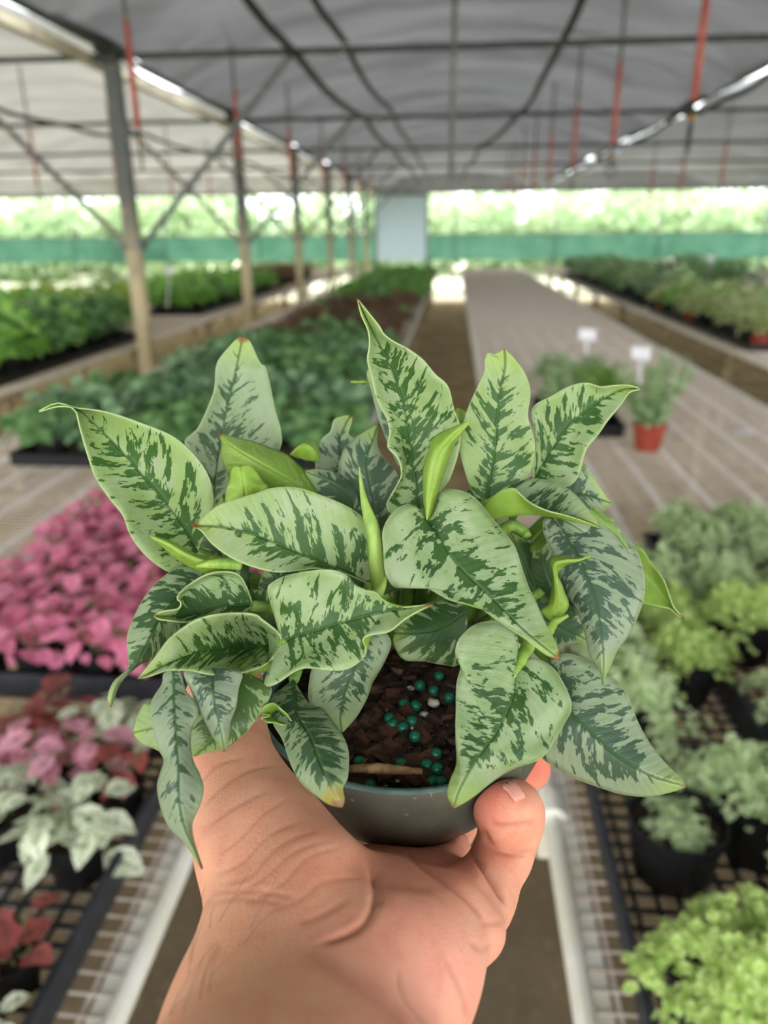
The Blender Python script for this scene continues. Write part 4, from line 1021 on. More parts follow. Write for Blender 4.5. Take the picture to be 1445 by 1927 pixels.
leaf((.201, .200, .199), [(-1, -.002, [(508, 1348), (490, 1352), (500, 1357), (529, 1363), (556, 1366)]), (0, [.002, .008, 0], [(508, 1346), (512, 1340), (530, 1350), (556, 1366)]), (1, .0, [(508, 1346), (490, 1342), (503, 1325), (520, 1326), (537, 1342), (556, 1366)])], young=1, N=24, label='tiny lime green cupped leaf')
leaf((.206, .204, .203), [(-1, .0, [(360, 1355), (320, 1325), (284, 1320), (263, 1336), (255, 1365), (251, 1378)]), (0, -.002, [(360, 1358), (318, 1366), (290, 1370), (251, 1379)]), (1, .0, [(360, 1362), (335, 1395), (310, 1412), (292, 1410), (263, 1395), (251, 1380)])], young=.2, bias=.62, brown=.5, N=24)
leaf((.206, .199, .195), [(-1, .003, [(450, 1265), (380, 1290), (356, 1330), (352, 1374), (357, 1418), (366, 1423)]), (0, -.002, [(455, 1265), (430, 1330), (400, 1390), (366, 1423)]), (1, .0, [(460, 1265), (508, 1290), (506, 1316), (488, 1345), (467, 1374), (437, 1399), (413, 1411), (385, 1417), (366, 1424)])], bias=.46, young=.12, grey=.1, pet=(580, 1240))
leaf((.198, .192, .189, .187), [(-1, .002, [(402, 1258), (350, 1262), (358, 1299), (375, 1332), (388, 1361), (404, 1390), (421, 1413)]), (0, -.003, [(402, 1258), (403, 1310), (412, 1360), (422, 1413)]), (1, .001, [(402, 1258), (452, 1264), (450, 1292), (446, 1324), (434, 1357), (430, 1386), (423, 1413)])], bias=.53, grey=1)
leaf((.197, .187, .180, .175, .172), [(-1, .003, [(328, 1258), (308, 1268), (305, 1287), (286, 1320), (288, 1357), (299, 1405), (309, 1430), (300, 1457), (294, 1482), (300, 1515), (317, 1552), (346, 1581), (363, 1606), (380, 1635)]),
     (0, -.002, [(328, 1258), (328, 1320), (332, 1390), (336, 1450), (338, 1510), (348, 1560), (366, 1600), (380, 1635)]),
     (1, .003, [(328, 1258), (340, 1264), (350, 1299), (369, 1322), (373, 1345), (360, 1370), (356, 1399), (361, 1432), (375, 1457), (384, 1482), (379, 1511), (363, 1544), (361, 1565), (367, 1594), (381, 1635)])], bias=.57, grey=.85, brown=.9, N=60, label='long mottled leaf hanging down over the thumb')
spike([(352, 1358), (375, 1335), (410, 1295), (470, 1262), (560, 1245)], [.2052, .208, .214, .222, .236], [.0007, .0012, .0014, .0016, .002], 'thin stalk of the small hanging leaf')
# ---- centre and right
leaf((.242, .240, .240), [(-1, .0, [(760, 900), (728, 830), (712, 788), (700, 740), (690, 705), (694, 694)]), (0, .0, [(760, 900), (740, 820), (722, 760), (706, 718), (696, 694)]), (1, .002, [(760, 900), (765, 820), (750, 760), (720, 710), (698, 694)])], bias=.58, grey=.8, pet=(750, 1180))
leaf((.241, .240), [(-1, 0, [(700, 716), (680, 722), (660, 719)]), (0, -.002, [(700, 718), (680, 719), (660, 719)]), (1, 0, [(700, 720), (680, 716), (660, 718)])], young=1, N=12, K=3, label='lime green tip of the leaf behind')
leaf((.222, .217, .212, .209, .206), [(-1, -.002, [(790, 958), (762, 955), (738, 966), (727, 952), (732, 938), (752, 905), (755, 890), (748, 866), (729, 841), (733, 815), (729, 788), (709, 753), (698, 708), (691, 677), (695, 651), (693, 624), (680, 593), (672, 562)]),
     (0, .004, [(790, 958), (778, 885), (771, 828), (760, 770), (740, 704), (715, 650), (696, 615), (672, 562)]),
     (1, -.003, [(790, 958), (837, 916), (855, 877), (868, 823), (866, 792), (855, 766), (842, 730), (819, 708), (797, 677), (771, 657), (740, 642), (722, 628), (713, 612), (687, 580), (672, 561)])], bias=.52, brown=.6, N=64, tint=.45, wob=.0012, pet=(760, 1190), label='tallest leaf with a long twisted tip')
leaf((.236, .234), [(-1, 0, [(880, 850), (862, 800), (858, 770)]), (0, -.002, [(885, 850), (872, 800), (860, 769)]), (1, 0, [(890, 850), (882, 800), (876, 775), (860, 768)])], young=1, N=16, K=4, label='lime green leaf edge behind the tall leaves')
# rolled spike with an open top
leaf((.211, .209, .207, .205), [(-1, [.0, .001, .002, 0], [(803, 978), (797, 940), (797, 885), (808, 845), (809, 833), (828, 815), (850, 805), (885, 792)]),
     (-.3, [-.003, -.004, -.003, 0], [(803, 978), (803, 930), (808, 885), (818, 848), (832, 832), (855, 812), (885, 792)]),
     (.4, [-.003, -.004, -.003, 0], [(803, 978), (814, 930), (826, 885), (838, 850), (852, 828), (868, 810), (885, 792)]),
     (1, [0, .001, .001, 0], [(803, 978), (810, 970), (824, 925), (837, 881), (850, 846), (868, 815), (885, 793)])], young=.95, bias=.5, N=36, K=5, label='rolled lime green leaf standing upright')
leaf((.226, .221, .218, .217), [(-1, -.001, [(917, 940), (895, 935), (881, 908), (870, 872), (864, 832), (868, 806), (881, 766), (899, 726), (912, 697), (911, 684), (917, 664), (930, 668), (946, 658)]),
     (0, .003, [(917, 940), (921, 900), (930, 850), (935, 788), (942, 730), (950, 690), (949, 658)]),
     (1, .0, [(917, 940), (970, 916), (999, 885), (1005, 841), (1001, 806), (994, 779), (998, 735), (988, 704), (966, 673), (952, 658)])], bias=.51, N=52, tint=.7, pet=(860, 1180))
leaf((.229, .224, .220, .218, .217), [(-1, .0, [(1003, 905), (1000, 880), (1008, 841), (1003, 801), (999, 775), (1010, 759), (1036, 746), (1072, 726), (1103, 719), (1129, 728), (1152, 726), (1183, 724), (1206, 732)]),
     (0, .003, [(1003, 905), (1014, 885), (1041, 841), (1072, 801), (1112, 766), (1156, 739), (1180, 732), (1206, 732)]),
     (1, -.002, [(1003, 905), (1030, 918), (1059, 918), (1080, 908), (1092, 885), (1103, 846), (1125, 819), (1143, 792), (1169, 761), (1183, 740), (1191, 736), (1206, 733)])], bias=.515, N=52, tint=.45, pet=(880, 1170))
leaf((.233, .230, .229), [(-1, 0, [(1050, 950), (1070, 900), (1096, 874), (1105, 880)]), (0, -.001, [(1050, 955), (1090, 930), (1148, 946)]), (1, .001, [(1050, 965), (1100, 975), (1122, 971), (1140, 955), (1148, 946)])], bias=.52, grey=.4, N=24)
leaf((.232, .229, .229), [(-1, 0, [(1050, 950), (1078, 905), (1097, 876), (1121, 908), (1149, 945)]), (0, .001, [(1050, 960), (1095, 930), (1120, 935), (1149, 946)]), (1, .003, [(1050, 975), (1095, 978), (1121, 972), (1141, 958), (1149, 947)])], bias=.52, grey=.35, N=28, pet=(890, 1170))
# curled leaf: far wall shows the pattern, the raised near margin shows its lime underside
leaf((.214, .210, .206, .200, .196), [(1, [.006, .012, .010, .004, 0], [(906, 966), (935, 935), (961, 915), (990, 902), (1014, 901), (1045, 908), (1076, 925), (1098, 947), (1118, 972), (1129, 992)]),
     (0, [.002, .006, .006, .002, 0], [(906, 970), (930, 962), (965, 955), (1000, 960), (1040, 968), (1080, 974), (1129, 992)]),
     (-.55, [.0, .001, .001, 0, 0], [(906, 972), (926, 977), (952, 972), (997, 967), (1041, 972), (1085, 982), (1129, 993)]),
     (-1, [0, -.003, -.004, -.001, 0], [(906, 968), (915, 946), (943, 923), (966, 919), (979, 930), (997, 945), (1028, 960), (1067, 970), (1103, 982), (1129, 992)])], bias=.50, grey=.3, N=44, label='curled leaf showing its lime green underside', pet=(880, 1180))
leaf((.224, .221, .219), [(-1, .0, [(1042, 975), (1058, 995), (1085, 1008), (1106, 1013)]), (0, -.002, [(1042, 972), (1080, 990), (1108, 1010)]), (1, 0, [(1042, 968), (1090, 968), (1124, 985), (1122, 1003), (1110, 1008)])], bias=.62, grey=.8, brown=1, N=24)
leaf((.222, .219, .216), [(-1, 0, [(1110, 960), (1125, 990), (1150, 1000), (1170, 1020), (1182, 1034)]), (0, -.002, [(1115, 958), (1145, 985), (1165, 1008), (1182, 1034)]), (1, .001, [(1120, 955), (1150, 975), (1160, 990), (1172, 1012), (1183, 1034)])], young=.55, bias=.65, N=24)
# lime back lit leaf at the right (seen from below)
leaf((.236, .233, .231), [(1, 0, [(1110, 1072), (1160, 1030), (1197, 1027), (1219, 1046), (1244, 1083), (1258, 1115), (1266, 1140), (1276, 1153), (1286, 1162)]), (0, .003, [(1110, 1075), (1160, 1075), (1215, 1085), (1245, 1118), (1264, 1144), (1286, 1163)]), (-1, 0, [(1110, 1078), (1150, 1120), (1200, 1133), (1240, 1142), (1262, 1146), (1274, 1158), (1286, 1164)])], young=.6, bias=.5, brown=1, N=28, under=True, label='lime green leaf seen from its underside')
leaf((.224, .217, .212, .207, .203), [(-1, .002, [(1050, 985), (1030, 975), (1021, 982), (1023, 1005), (1036, 1032), (1045, 1056), (1060, 1105), (1082, 1141), (1099, 1187), (1111, 1233), (1128, 1260), (1134, 1289)]),
     (0, -.005, [(1050, 985), (1075, 1025), (1099, 1071), (1120, 1125), (1131, 1187), (1136, 1240), (1134, 1289)]),
     (1, .003, [(1050, 983), (1100, 970), (1143, 974), (1172, 1002), (1198, 1032), (1209, 1066), (1209, 1125), (1190, 1183), (1161, 1224), (1151, 1249), (1140, 1270), (1134, 1289)])], bias=.505, grey=.95, N=56, pet=(930, 1180))
# S shaped young leaf in front of it
leaf((.2085, .206, .203, .200), [(-1, .003, [(1040, 1172), (1018, 1150), (1032, 1136), (1040, 1096), (1034, 1066), (1037, 1050), (1061, 1045), (1086, 1051), (1113, 1045)]),
     (0, -.003, [(1043, 1172), (1045, 1150), (1048, 1120), (1044, 1085), (1045, 1062), (1064, 1056), (1088, 1054), (1113, 1045)]),
     (1, .002, [(1046, 1172), (1069, 1141), (1060, 1110), (1050, 1085), (1056, 1070), (1068, 1062), (1090, 1056), (1113, 1046)])], young=.9, N=40, K=5, label='pale lime young leaf curling in an S')
spike([(1034, 1190), (1043, 1172), (1055, 1165), (1069, 1158)], [.208, .206, .205, .205], [.0012, .0011, .0007, .0005], 'tiny lime green shoot')
# dark leaves deeper inside
leaf((.246, .244, .242), [(-1, 0, [(1010, 1160), (955, 1080), (945, 1010), (962, 1000)]), (0, -.002, [(1020, 1160), (1000, 1090), (975, 1030), (960, 1000)]), (1, 0, [(1040, 1160), (1030, 1080), (1005, 1030), (960, 1000)])], bias=.38, N=24, pet=(900, 1190))
leaf((.243, .241, .240), [(-1, 0, [(1050, 1140), (1005, 1090), (1003, 1040), (1012, 1022)]), (0, -.002, [(1055, 1140), (1030, 1080), (1014, 1022)]), (1, 0, [(1070, 1140), (1055, 1070), (1036, 1030), (1014, 1022)])], bias=.40, N=24)
leaf((.231, .228, .226), [(-1, 0, [(1000, 1160), (1010, 1205), (1060, 1212), (1100, 1208)]), (0, -.002, [(1000, 1150), (1050, 1175), (1105, 1205)]), (1, 0, [(1000, 1140), (1060, 1130), (1095, 1170), (1106, 1204)])], bias=.44, grey=.5, N=24)
leaf((.232, .229, .228), [(-1, .0, [(880, 1160), (866, 1246), (830, 1250), (800, 1244), (760, 1241), (742, 1215), (741, 1195)]), (0, -.003, [(880, 1150), (820, 1185), (741, 1192)]), (1, .002, [(880, 1140), (830, 1130), (770, 1150), (741, 1190)])], bias=.43, N=28, label='dark shaded leaf low over the soil')
for (x0, y0, x1, y1, w, dd) in [(560, 1150, 500, 1060, 60, .232), (640, 1130, 690, 1010, 70, .240), (720, 1120, 760, 990, 70, .244), (830, 1100, 880, 960, 80, .247), (930, 1090, 960, 960, 70, .250), (520, 1200, 440, 1110, 60, .228), (470, 1240, 400, 1150, 60, .226), (860, 1010, 960, 930, 60, .246), (700, 1000, 800, 890, 60, .247), (450, 1030, 420, 930, 50, .242), (560, 1040, 600, 920, 60, .243), (470, 1085, 366, 955, 46, .237), (470, 1120, 380, 1040, 46, .232)]:
    nx, ny = (y1 - y0), -(x1 - x0); q = math.hypot(nx, ny); nx, ny = nx / q * w, ny / q * w; mx_, my_ = (x0 * .55 + x1 * .45), (y0 * .55 + y1 * .45)
    leaf((dd, dd - .002, dd - .003), [(-1, 0, [(x0, y0), (mx_ + nx, my_ + ny), (x1, y1)]), (0, -.003, [(x0, y0), (mx_, my_), (x1, y1)]), (1, 0, [(x0, y0), (mx_ - nx, my_ - ny), (x1, y1)])], bias=.44, N=20, K=4, pet=((x0 + 765) / 2, 1215))
# big silver leaf in the middle
leaf((.211, .204, .198, .191, .184), [(-1, .001, [(803, 984), (785, 955), (762, 950), (736, 968), (720, 998), (721, 1036), (724, 1076), (735, 1099), (750, 1106), (793, 1102), (837, 1125), (858, 1133), (899, 1141), (933, 1166), (982, 1199), (1024, 1230), (1052, 1242)]),
     (0, -.003, [(803, 984), (824, 1009), (850, 1049), (877, 1080), (925, 1125), (985, 1185), (1053, 1241)]),
     (1, .004, [(803, 984), (818, 962), (828, 928), (845, 920), (864, 922), (890, 934), (921, 965), (943, 992), (966, 1027), (979, 1063), (997, 1111), (1020, 1162), (1045, 1208), (1054, 1240)])], bias=.525, brown=1, N=60, wob=.001, pet=(790, 1180))
# lower right leaves
leaf((.217, .209, .204, .199, .195), [(-1, .004, [(1050, 1262), (1020, 1290), (1000, 1340), (1000, 1390), (1018, 1424), (1045, 1444), (1074, 1461), (1115, 1477), (1169, 1494), (1219, 1498), (1262, 1490), (1291, 1480)]),
     (0, -.003, [(1050, 1262), (1065, 1310), (1082, 1349), (1115, 1382), (1157, 1419), (1219, 1457), (1291, 1480)]),
     (1, .003, [(1050, 1262), (1035, 1240), (1065, 1229), (1099, 1239), (1128, 1253), (1157, 1278), (1178, 1303), (1194, 1345), (1219, 1394), (1252, 1436), (1281, 1465), (1291, 1479)])], bias=.51, grey=.75, brown=.4, N=60, pet=(920, 1200))
leaf((.2065, .200, .194, .188, .184), [(-1, .003, [(966, 1258), (974, 1225), (972, 1196), (949, 1170), (924, 1168), (891, 1176), (862, 1203), (856, 1230), (868, 1252), (860, 1291), (858, 1332), (856, 1374), (860, 1436), (849, 1465), (842, 1494), (853, 1520)]),
     (0, -.003, [(966, 1258), (966, 1307), (936, 1374), (899, 1424), (868, 1478), (853, 1520)]),
     (1, .005, [(966, 1258), (985, 1246), (1007, 1238), (1040, 1256), (1062, 1291), (1076, 1332), (1065, 1362), (1048, 1388), (1016, 1424), (966, 1448), (924, 1473), (886, 1502), (854, 1521)])], bias=.53, brown=.6, N=60, wob=.001)
spike([(1000, 1195), (990, 1225), (975, 1250), (964, 1275)], [.216, .210, .2055, .2025], [.0022, .0021, .0019, .0008], 'thick pale green leaf stalk')
spike([(992, 1010), (985, 1000), (960, 990), (930, 1010)], [.222, .223, .224, .228], [.0014, .0016, .0018, .002], 'green leaf stalk in the gap')
spike([(1125, 1075), (1090, 1078), (1060, 1088), (990, 1130), (920, 1180)], [.235, .240, .243, .244, .245], [.0008, .0012, .0015, .0018, .002], 'thin stalk of the lime green leaf at the right')

# ================================================================== the hand that holds the pot
def smin(a, b, k):
    h = np.clip(.5 + .5 * (b - a) / k, 0, 1); return b * (1 - h) + a * h - k * h * (1 - h)
def W(x, y, d): return P(x, y, d)
CH = [   # chains of (px, py, depth, radius in mm): forearm, thumb, palm, fingers; k = blend radius
    (.016, [(395, 2230, .118, 17), (474, 1950, .150, 15.8), (528, 1830, .164, 16.6), (557, 1705, .179, 17.4), (490, 1580, .195, 14.4), (437, 1448, .212, 10.9), (422, 1330, .228, 9.8), (436, 1240, .236, 8.2)]),
    (.016, [(690, 2230, .122, 16), (670, 1955, .152, 14.2), (755, 1830, .166, 14.8), (842, 1740, .180, 11.2)]),
    (.018, [(560, 2100, .135, 17), (620, 1880, .162, 15.5), (715, 1765, .186, 14.5), (780, 1710, .203, 11)]),
    (.010, [(705, 1735, .193, 12), (800, 1700, .207, 9.5), (850, 1685, .208, 8.5)]),
    (.012, [(690, 1670, .212, 11), (760, 1655, .226, 10), (835, 1640, .230, 8.5)]),
]
FING = [
    (.0050, [(845, 1728, .188, 10.2), (908, 1680, .197, 8.2), (946, 1608, .206, 7.4), (962, 1554, .2085, 7.5), (962, 1528, .2065, 8.2), (943, 1520, .2025, 7.9)]),
    (.0060, [(818, 1685, .212, 9.5), (828, 1610, .232, 8.0), (850, 1552, .250, 7.4), (885, 1500, .260, 7.2), (992, 1444, .262, 7.2), (985, 1400, .258, 6.6)]),
    (.0060, [(778, 1705, .218, 10), (800, 1650, .252, 8.5), (860, 1540, .278, 8.0), (950, 1430, .288, 7.6), (960, 1370, .288, 7)]),
    (.0060, [(730, 1710, .220, 10), (745, 1665, .262, 8.5), (830, 1560, .290, 8.2), (920, 1450, .300, 7.6), (915, 1390, .300, 7)]),
    (.0050, [(900, 1708, .190, 7.0), (917, 1714, .189, 5.4)]),
    (.0050, [(892, 1754, .181, 7.0), (908, 1757, .180, 5.2)]),
]
allp = np.array([W(x, y, d) for _, c_ in CH + FING for x, y, d, r_ in c_])
H = .0007
lo = allp.min(0) - .024; hi = allp.max(0) + .024
arm = [(W(395, 2230, .118), .017), (W(690, 2230, .122), .016), (W(560, 2100, .135), .017)]
adir = _n(W(480, 2230, .118) - W(520, 1900, .157)); arm = [(p_, p_ + adir * .075, r_) for p_, r_ in arm]
for p_, q_, r_ in arm: lo = np.minimum(lo, q_ - .034); hi = np.maximum(hi, q_ + .034)
nx, ny, nz = [int(v_) + 1 for v_ in (hi - lo) / H]
gx, gy, gz = [(lo[i] + H * np.arange(n_)).astype(np.float32) for i, n_ in enumerate((nx, ny, nz))]
V = np.full((nx, ny, nz), .03, np.float32)
def capsule_into(F, p, q, ra, rb, k):
    pad = max(ra, rb) + k + .003
    b0 = np.minimum(p, q) - pad; b1 = np.maximum(p, q) + pad
    i0 = np.clip(((b0 - lo) / H).astype(int), 0, None); i1 = np.clip(((b1 - lo) / H).astype(int) + 2, None, (nx, ny, nz))
    if np.any(i1 <= i0): return
    sl = tuple(slice(a, b) for a, b in zip(i0, i1))
    X = gx[sl[0]][:, None, None]; Y = gy[sl[1]][None, :, None]; Z = gz[sl[2]][None, None, :]
    d = (q - p).astype(np.float32); L2 = float(d @ d) + 1e-12
    h = np.clip(((X - p[0]) * d[0] + (Y - p[1]) * d[1] + (Z - p[2]) * d[2]) / L2, 0, 1)
    D = np.sqrt((X - p[0] - h * d[0]) ** 2 + (Y - p[1] - h * d[1]) ** 2 + (Z - p[2] - h * d[2]) ** 2) - (ra + (rb - ra) * h)
    F[sl] = smin(F[sl], D.astype(np.float32), k)
def chain(F, c_, k, kin):
    for (a, b) in zip(c_[:-1], c_[1:]):
        capsule_into(F, W(*a[:3]), W(*b[:3]), a[3] / 1000, b[3] / 1000, kin)
for k, c_ in CH: chain(V, c_, k, min(k, .012))
for p_, q_, r_ in arm: capsule_into(V, p_, q_, r_, r_ * 1.2, .016)
for k, c_ in FING:
    F = np.full((nx, ny, nz), .03, np.float32); chain(F, c_, k, .004); V = smin(V, F, k); del F
# the pot presses into the skin: keep clear of it
X = gx[:, None, None]; Y = gy[None, :, None]; Z = gz[None, None, :]
lx = (X - O[0]) * AXX[0] + (Y - O[1]) * AXX[1] + (Z - O[2]) * AXX[2]; ly = (X - O[0]) * AY[0] + (Y - O[1]) * AY[1] + (Z - O[2]) * AY[2]; lz = (X - O[0]) * AX[0] + (Y - O[1]) * AX[1] + (Z - O[2]) * AX[2]
rad = np.sqrt(lx * lx + ly * ly); rz = np.interp(lz, [z_ for z_, r_ in POTPROF], [r_ for z_, r_ in POTPROF]).astype(np.float32)
pot_sdf = np.maximum(rad - rz - .0006, np.maximum(-PH - .0006 - lz, lz - .002)); del X, Y, Z, lx, ly, lz, rad, rz
kk = .0012; a_, b_ = V, -pot_sdf.astype(np.float32)
h_ = np.clip(.5 - .5 * (b_ - a_) / kk, 0, 1); V = b_ * (1 - h_) + a_ * h_ + kk * h_ * (1 - h_); del pot_sdf, h_
# surface nets
def surface_nets(V):
    ins = V < 0; n1, n2, n3 = V.shape; acc = np.zeros((n1 - 1, n2 - 1, n3 - 1, 3), np.float32); cnt = np.zeros((n1 - 1, n2 - 1, n3 - 1), np.float32)
    cor = [(i, j, k) for i in (0, 1) for j in (0, 1) for k in (0, 1)]
    sh = lambda c_: (slice(c_[0], n1 - 1 + c_[0]), slice(c_[1], n2 - 1 + c_[1]), slice(c_[2], n3 - 1 + c_[2]))
    for a in cor:
        for ax in range(3):
            if a[ax]: continue
            b = list(a); b[ax] = 1; va, vb = V[sh(a)], V[sh(b)]; m = (va < 0) != (vb < 0)
            tt_ = np.where(m, va / np.where(m, va - vb, 1), 0)
            for c_ in range(3):
                acc[..., c_] += np.where(m, a[c_] + (tt_ if c_ == ax else 0), 0)
            cnt += m
    act = cnt > 0; idx = np.full(act.shape, -1, np.int64); idx[act] = np.arange(act.sum())
    pos = acc[act] / cnt[act][:, None] + np.argwhere(act)
    quads = []
    for ax in range(3):
        o1, o2 = (ax + 1) % 3, (ax + 2) % 3
        sl0 = [slice(None)] * 3; sl1 = [slice(None)] * 3; sl0[ax] = slice(0, V.shape[ax] - 1); sl1[ax] = slice(1, V.shape[ax])
        m = ins[tuple(sl0)] != ins[tuple(sl1)]; e = np.argwhere(m)
        e = e[(e[:, o1] > 0) & (e[:, o2] > 0) & (e[:, o1] < V.shape[o1] - 1) & (e[:, o2] < V.shape[o2] - 1)]
        inside0 = ins[tuple(e.T)]
        def g(d1, d2):
            q = e.copy(); q[:, o1] -= d1; q[:, o2] -= d2; return idx[tuple(q.T)]
        Q = np.stack([g(1, 1), g(0, 1), g(0, 0), g(1, 0)], 1); Q[~inside0] = Q[~inside0][:, ::-1]; quads.append(Q)
    return pos, np.concatenate(quads)
pos, quads = surface_nets(V); del V
pts = lo + pos * H
# smooth a little, then press in the creases
ed = np.concatenate([quads[:, [0, 1]], quads[:, [1, 2]], quads[:, [2, 3]], quads[:, [3, 0]]])
def lap(x, it, w=.5):
    for _ in range(it):
        s = np.zeros_like(x); c_ = np.zeros(len(x))
        for a, b in ((0, 1), (1, 0)):
            for k in range(3): s[:, k] += np.bincount(ed[:, a], x[ed[:, b], k], len(x))
            c_ += np.bincount(ed[:, a], minlength=len(x))
        x = x * (1 - w) + w * s / np.maximum(c_, 1)[:, None]
    return x
pts = lap(pts, 5)
def normals(x):
    n = np.cross(x[quads[:, 2]] - x[quads[:, 0]], x[quads[:, 3]] - x[quads[:, 1]]); N_ = np.zeros_like(x)
    for j in range(4):
        for k in range(3): N_[:, k] += np.bincount(quads[:, j], n[:, k], len(x))
    return N_ / np.maximum(np.linalg.norm(N_, axis=1), 1e-12)[:, None]
NRM = normals(pts)
if np.mean(np.einsum('ij,ij->i', NRM, pts - pts.mean(0))) < 0: quads = quads[:, ::-1]; NRM = -NRM
px = project(pts); view = CAM - pts; facing = np.einsum('ij,ij->i', NRM, view) > 0
CRE = [  # polyline, half width in px, depth in mm
    ([(692, 1618), (704, 1655), (705, 1695), (690, 1732), (655, 1758), (600, 1775)], 6, 1.1), ([(700, 1640), (716, 1668), (708, 1705)], 12, .8),
    ([(762, 1594), (788, 1628), (834, 1660), (878, 1692), (915, 1735)], 5, .5), ([(715, 1662), (770, 1668), (820, 1676)], 10, .35),
    ([(882, 1598), (912, 1638), (934, 1672), (952, 1700)], 5, 1.3), ([(905, 1738), (930, 1738), (946, 1732)], 5, .5), ([(885, 1774), (905, 1785), (930, 1778)], 5, .5),
    ([(905, 1558), (925, 1592), (960, 1606), (1005, 1603)], 6, .9), ([(917, 1545), (945, 1556), (1012, 1548)], 6, .7),
    ([(748, 1822), (755, 1870), (800, 1930)], 5, .35), ([(835, 1800), (870, 1870), (878, 1920)], 6, .3), ([(560, 1770), (640, 1830), (720, 1890), (770, 1940)], 18, .35),
    ([(400, 1650), (460, 1620), (510, 1570), (570, 1545)], 3.2, .3), ([(405, 1665), (470, 1650), (530, 1590), (600, 1560)], 3.2, .3), ([(430, 1690), (500, 1650), (560, 1600), (625, 1580)], 3.2, .3),
    ([(460, 1700), (530, 1665), (580, 1615), (650, 1590)], 3.2, .27), ([(385, 1560), (440, 1520), (500, 1490)], 3.2, .27), ([(380, 1520), (420, 1480), (470, 1450), (520, 1440)], 3.2, .27), ([(372, 1480), (410, 1440), (460, 1425)], 3.2, .27),
    ([(500, 1720), (570, 1690), (610, 1660), (690, 1650)], 3.2, .27), ([(410, 1610), (450, 1580), (500, 1530), (550, 1500)], 3.2, .27), ([(395, 1700), (450, 1690), (540, 1700)], 5, .3), ([(395, 1680), (470, 1676), (560, 1690)], 5, .3),
    ([(560, 1740), (610, 1720), (660, 1690)], 5, .3)]
disp = np.zeros(len(pts)); cr_mask = np.zeros(len(pts))
for pl, w_, dp in CRE:
    q = crom(pl, 60); best = np.full(len(pts), 1e9); tb = np.zeros(len(pts))
    sel = np.where(facing & (px[:, 0] > q[:, 0].min() - 40) & (px[:, 0] < q[:, 0].max() + 40) & (px[:, 1] > q[:, 1].min() - 40) & (px[:, 1] < q[:, 1].max() + 40))[0]
    if not len(sel): continue
    D = np.linalg.norm(px[sel, None, :2] - q[None], axis=2); j = D.argmin(1); d = D[np.arange(len(sel)), j]
    fade = np.minimum(1, np.minimum(j, 59 - j) / 10.0 + .15); g_ = np.exp(-(d / w_) ** 2) * fade
    disp[sel] += g_ * dp / 1000; cr_mask[sel] = np.maximum(cr_mask[sel], g_ * min(1, dp * .5 + .5))
pts = pts - NRM * disp[:, None]
pts = lap(pts, 1, .3)
HB = P(580, 1900, .16)
me = bpy.data.meshes.new('person'); me.from_pydata([tuple(p_ - HB) for p_ in pts], [], quads.tolist())
me.polygons.foreach_set('use_smooth', [True] * len(me.polygons))
# skin tone by place: tan back of the thumb and wrist, pinker palm, redder finger tips
tone = np.tile(np.array(lin(234, 168, 138)[:3]), (len(pts), 1))
def blob(x, y, rx, ry, c_, s):
    g_ = np.exp(-((px[:, 0] - x) / rx) ** 2 - ((px[:, 1] - y) / ry) ** 2)[:, None] * s
    tone[:] = tone * (1 - g_) + np.array(lin(*c_)[:3]) * g_
blob(800, 1830, 170, 150, (248, 170, 150), .85); blob(780, 1640, 120, 70, (236, 148, 126), .7); blob(600, 1640, 130, 120, (230, 154, 124), .6); blob(430, 1850, 160, 160, (240, 176, 138), .7)
blob(940, 1500, 60, 70, (214, 112, 92), .8); blob(1000, 1440, 60, 40, (214, 98, 80), .9); blob(960, 1590, 60, 50, (214, 144, 118), .7); blob(880, 1570, 40, 50, (206, 128, 108), .7); blob(920, 1720, 50, 50, (220, 150, 124), .7)
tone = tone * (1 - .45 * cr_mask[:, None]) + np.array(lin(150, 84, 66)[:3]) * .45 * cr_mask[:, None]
a_ = me.attributes.new('tone', 'FLOAT_COLOR', 'POINT'); a_.data.foreach_set('color', np.c_[tone, np.ones(len(pts))].astype(np.float32).ravel())
m_skin = bpy.data.materials.new('skin'); t = NT(m_skin)
tc = t.n('TexCoord').outputs['Object']; tn = t.n('Attribute', attribute_name='tone').outputs['Color']
f = t.noise(tc, 120, 4, .6); f2 = t.noise(tc, 700, 3, .6)
mp = t.n('Mapping'); mp.inputs['Rotation'].default_value = (.3, .7, .5); mp.inputs['Scale'].default_value = (1500, 260, 260); t.t.links.new(tc, mp.inputs[0])
f3 = t.noise(mp.outputs[0], 1, 3, .6)
vo = t.n('TexVoronoi'); vo.feature = 'DISTANCE_TO_EDGE'; t.put(vo.inputs['Vector'], tc); t.put(vo.inputs['Scale'], 900.0)
c = t.mix(t.math('MULTIPLY', t.ramp(f, .45, .75), .35), tn, lin(206, 120, 100)); c = t.mix(t.math('MULTIPLY', t.ramp(f, .5, .3), .25), c, lin(236, 190, 160))
h = t.math('ADD', t.math('MULTIPLY', f2, .5), t.math('ADD', t.math('MULTIPLY', f3, .7), t.math('MULTIPLY', t.ramp(vo.outputs['Distance'], 0.0, .12), .35)))
b = t.bsdf(c, .46, .42, t.bump(h, .38, .00035)); b.inputs['Subsurface Weight'].default_value = .22; b.inputs['Subsurface Radius'].default_value = (1, .35, .2); b.inputs['Subsurface Scale'].default_value = .004
t.done(b.outputs[0]); me.materials.append(m_skin)
person = obj('person', me, loc=tuple(HB)); tag(person, "bare left hand and wrist, palm up, cupping the small grey green pot", 'person')
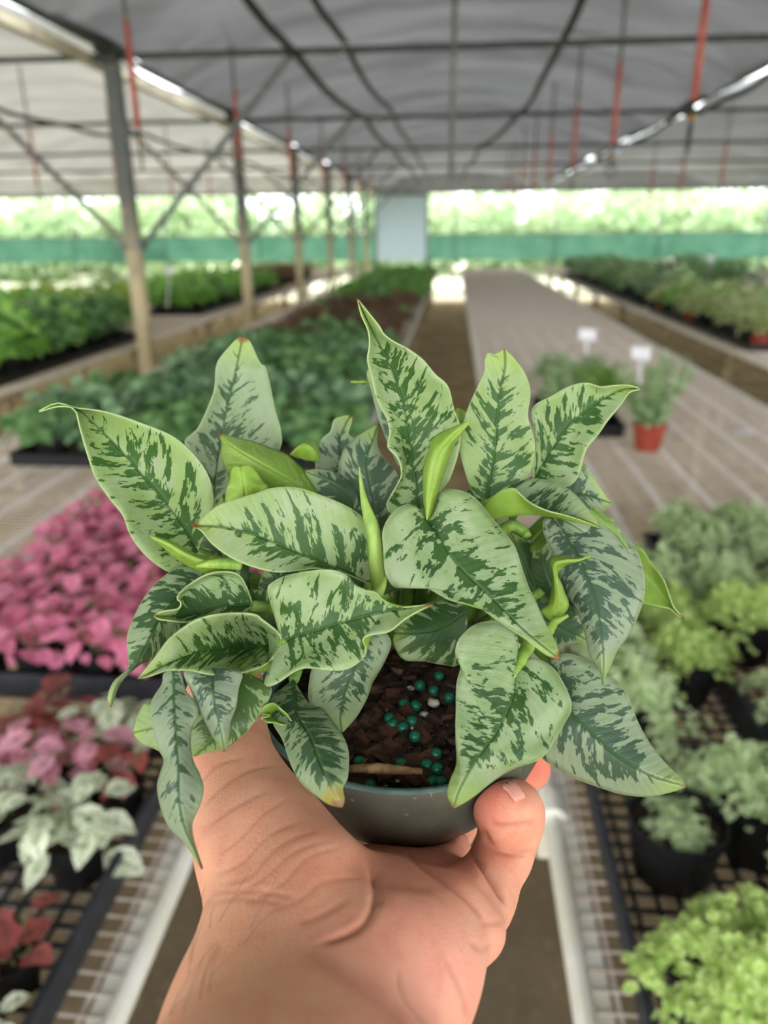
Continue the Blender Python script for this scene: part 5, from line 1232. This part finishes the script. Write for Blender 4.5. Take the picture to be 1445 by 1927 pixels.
# fingernails
m_nail = M_plain('fingernail', lin(232, 164, 148), lin(224, 150, 132), 200, .25, .5)
def nail_on(a0, a1, b0, b1, n_=9):
    fi = np.where(facing)[0]; vs = []
    for i in range(n_):
        for j in range(n_):
            u, v_ = i / (n_ - 1), j / (n_ - 1)
            q = (np.array(a0) * (1 - u) + np.array(a1) * u) * (1 - v_) + (np.array(b0) * (1 - u) + np.array(b1) * u) * v_
            dd = np.linalg.norm(px[fi, :2] - q, axis=1); near = fi[np.argsort(dd)[:12]]; near = near[px[near, 2] < px[near, 2].min() + .006]
            w_ = 1 / (np.linalg.norm(px[near, :2] - q, axis=1) + .5); p_ = (pts[near] * w_[:, None]).sum(0) / w_.sum(); m_ = _n((NRM[near] * w_[:, None]).sum(0))
            vs.append(p_ + m_ * (.0005 - .0007 * (abs(2 * u - 1) ** 4)) - HB)
    mb = MB(); mb.add(vs, [(i * n_ + j, (i + 1) * n_ + j, (i + 1) * n_ + j + 1, i * n_ + j + 1) for i in range(n_ - 1) for j in range(n_ - 1)])
    o = obj('fingernail', mb.mesh('fingernail', m_nail, True), person); md = o.modifiers.new('t', 'SOLIDIFY'); md.thickness = .0007; md.offset = 0
nail_on((941, 1476), (969, 1511), (962, 1468), (989, 1500))
# a few dark hairs on the wrist
m_hair = M_plain('arm_hair', lin(70, 44, 32), None, 10, .6)
front = np.where(facing & (px[:, 0] > 290) & (px[:, 0] < 480) & (px[:, 1] > 1730) & (px[:, 1] < 1935))[0]
rr = random.Random(12); mb = MB(); cdir = (CAM - P(400, 1850, .16)); cdir = _n(cdir)
ring_ = [v_ for v_ in front if rr.random() < .009][:110]
for v_ in ring_:
    p0 = pts[v_]; n0 = NRM[v_]; tdir = _n(P(px[v_, 0] + rr.uniform(10, 60), px[v_, 1] - rr.uniform(20, 80), px[v_, 2]) - p0); L = rr.uniform(.005, .013); w0 = rr.uniform(-.6, .6); sd = np.cross(n0, tdir)
    mb.tube([p0 - HB - n0 * .0003, p0 + tdir * L * .4 + n0 * .0008 - HB, p0 + tdir * L * .75 + n0 * .0011 + sd * L * .3 * w0 - HB, p0 + tdir * L + n0 * .0009 + sd * L * .75 * w0 - HB], [.00006, .00005, .00004, .00002], 4, False)
o = obj('arm_hair', mb.mesh('arm_hair', m_hair), person); o['kind'] = 'stuff'
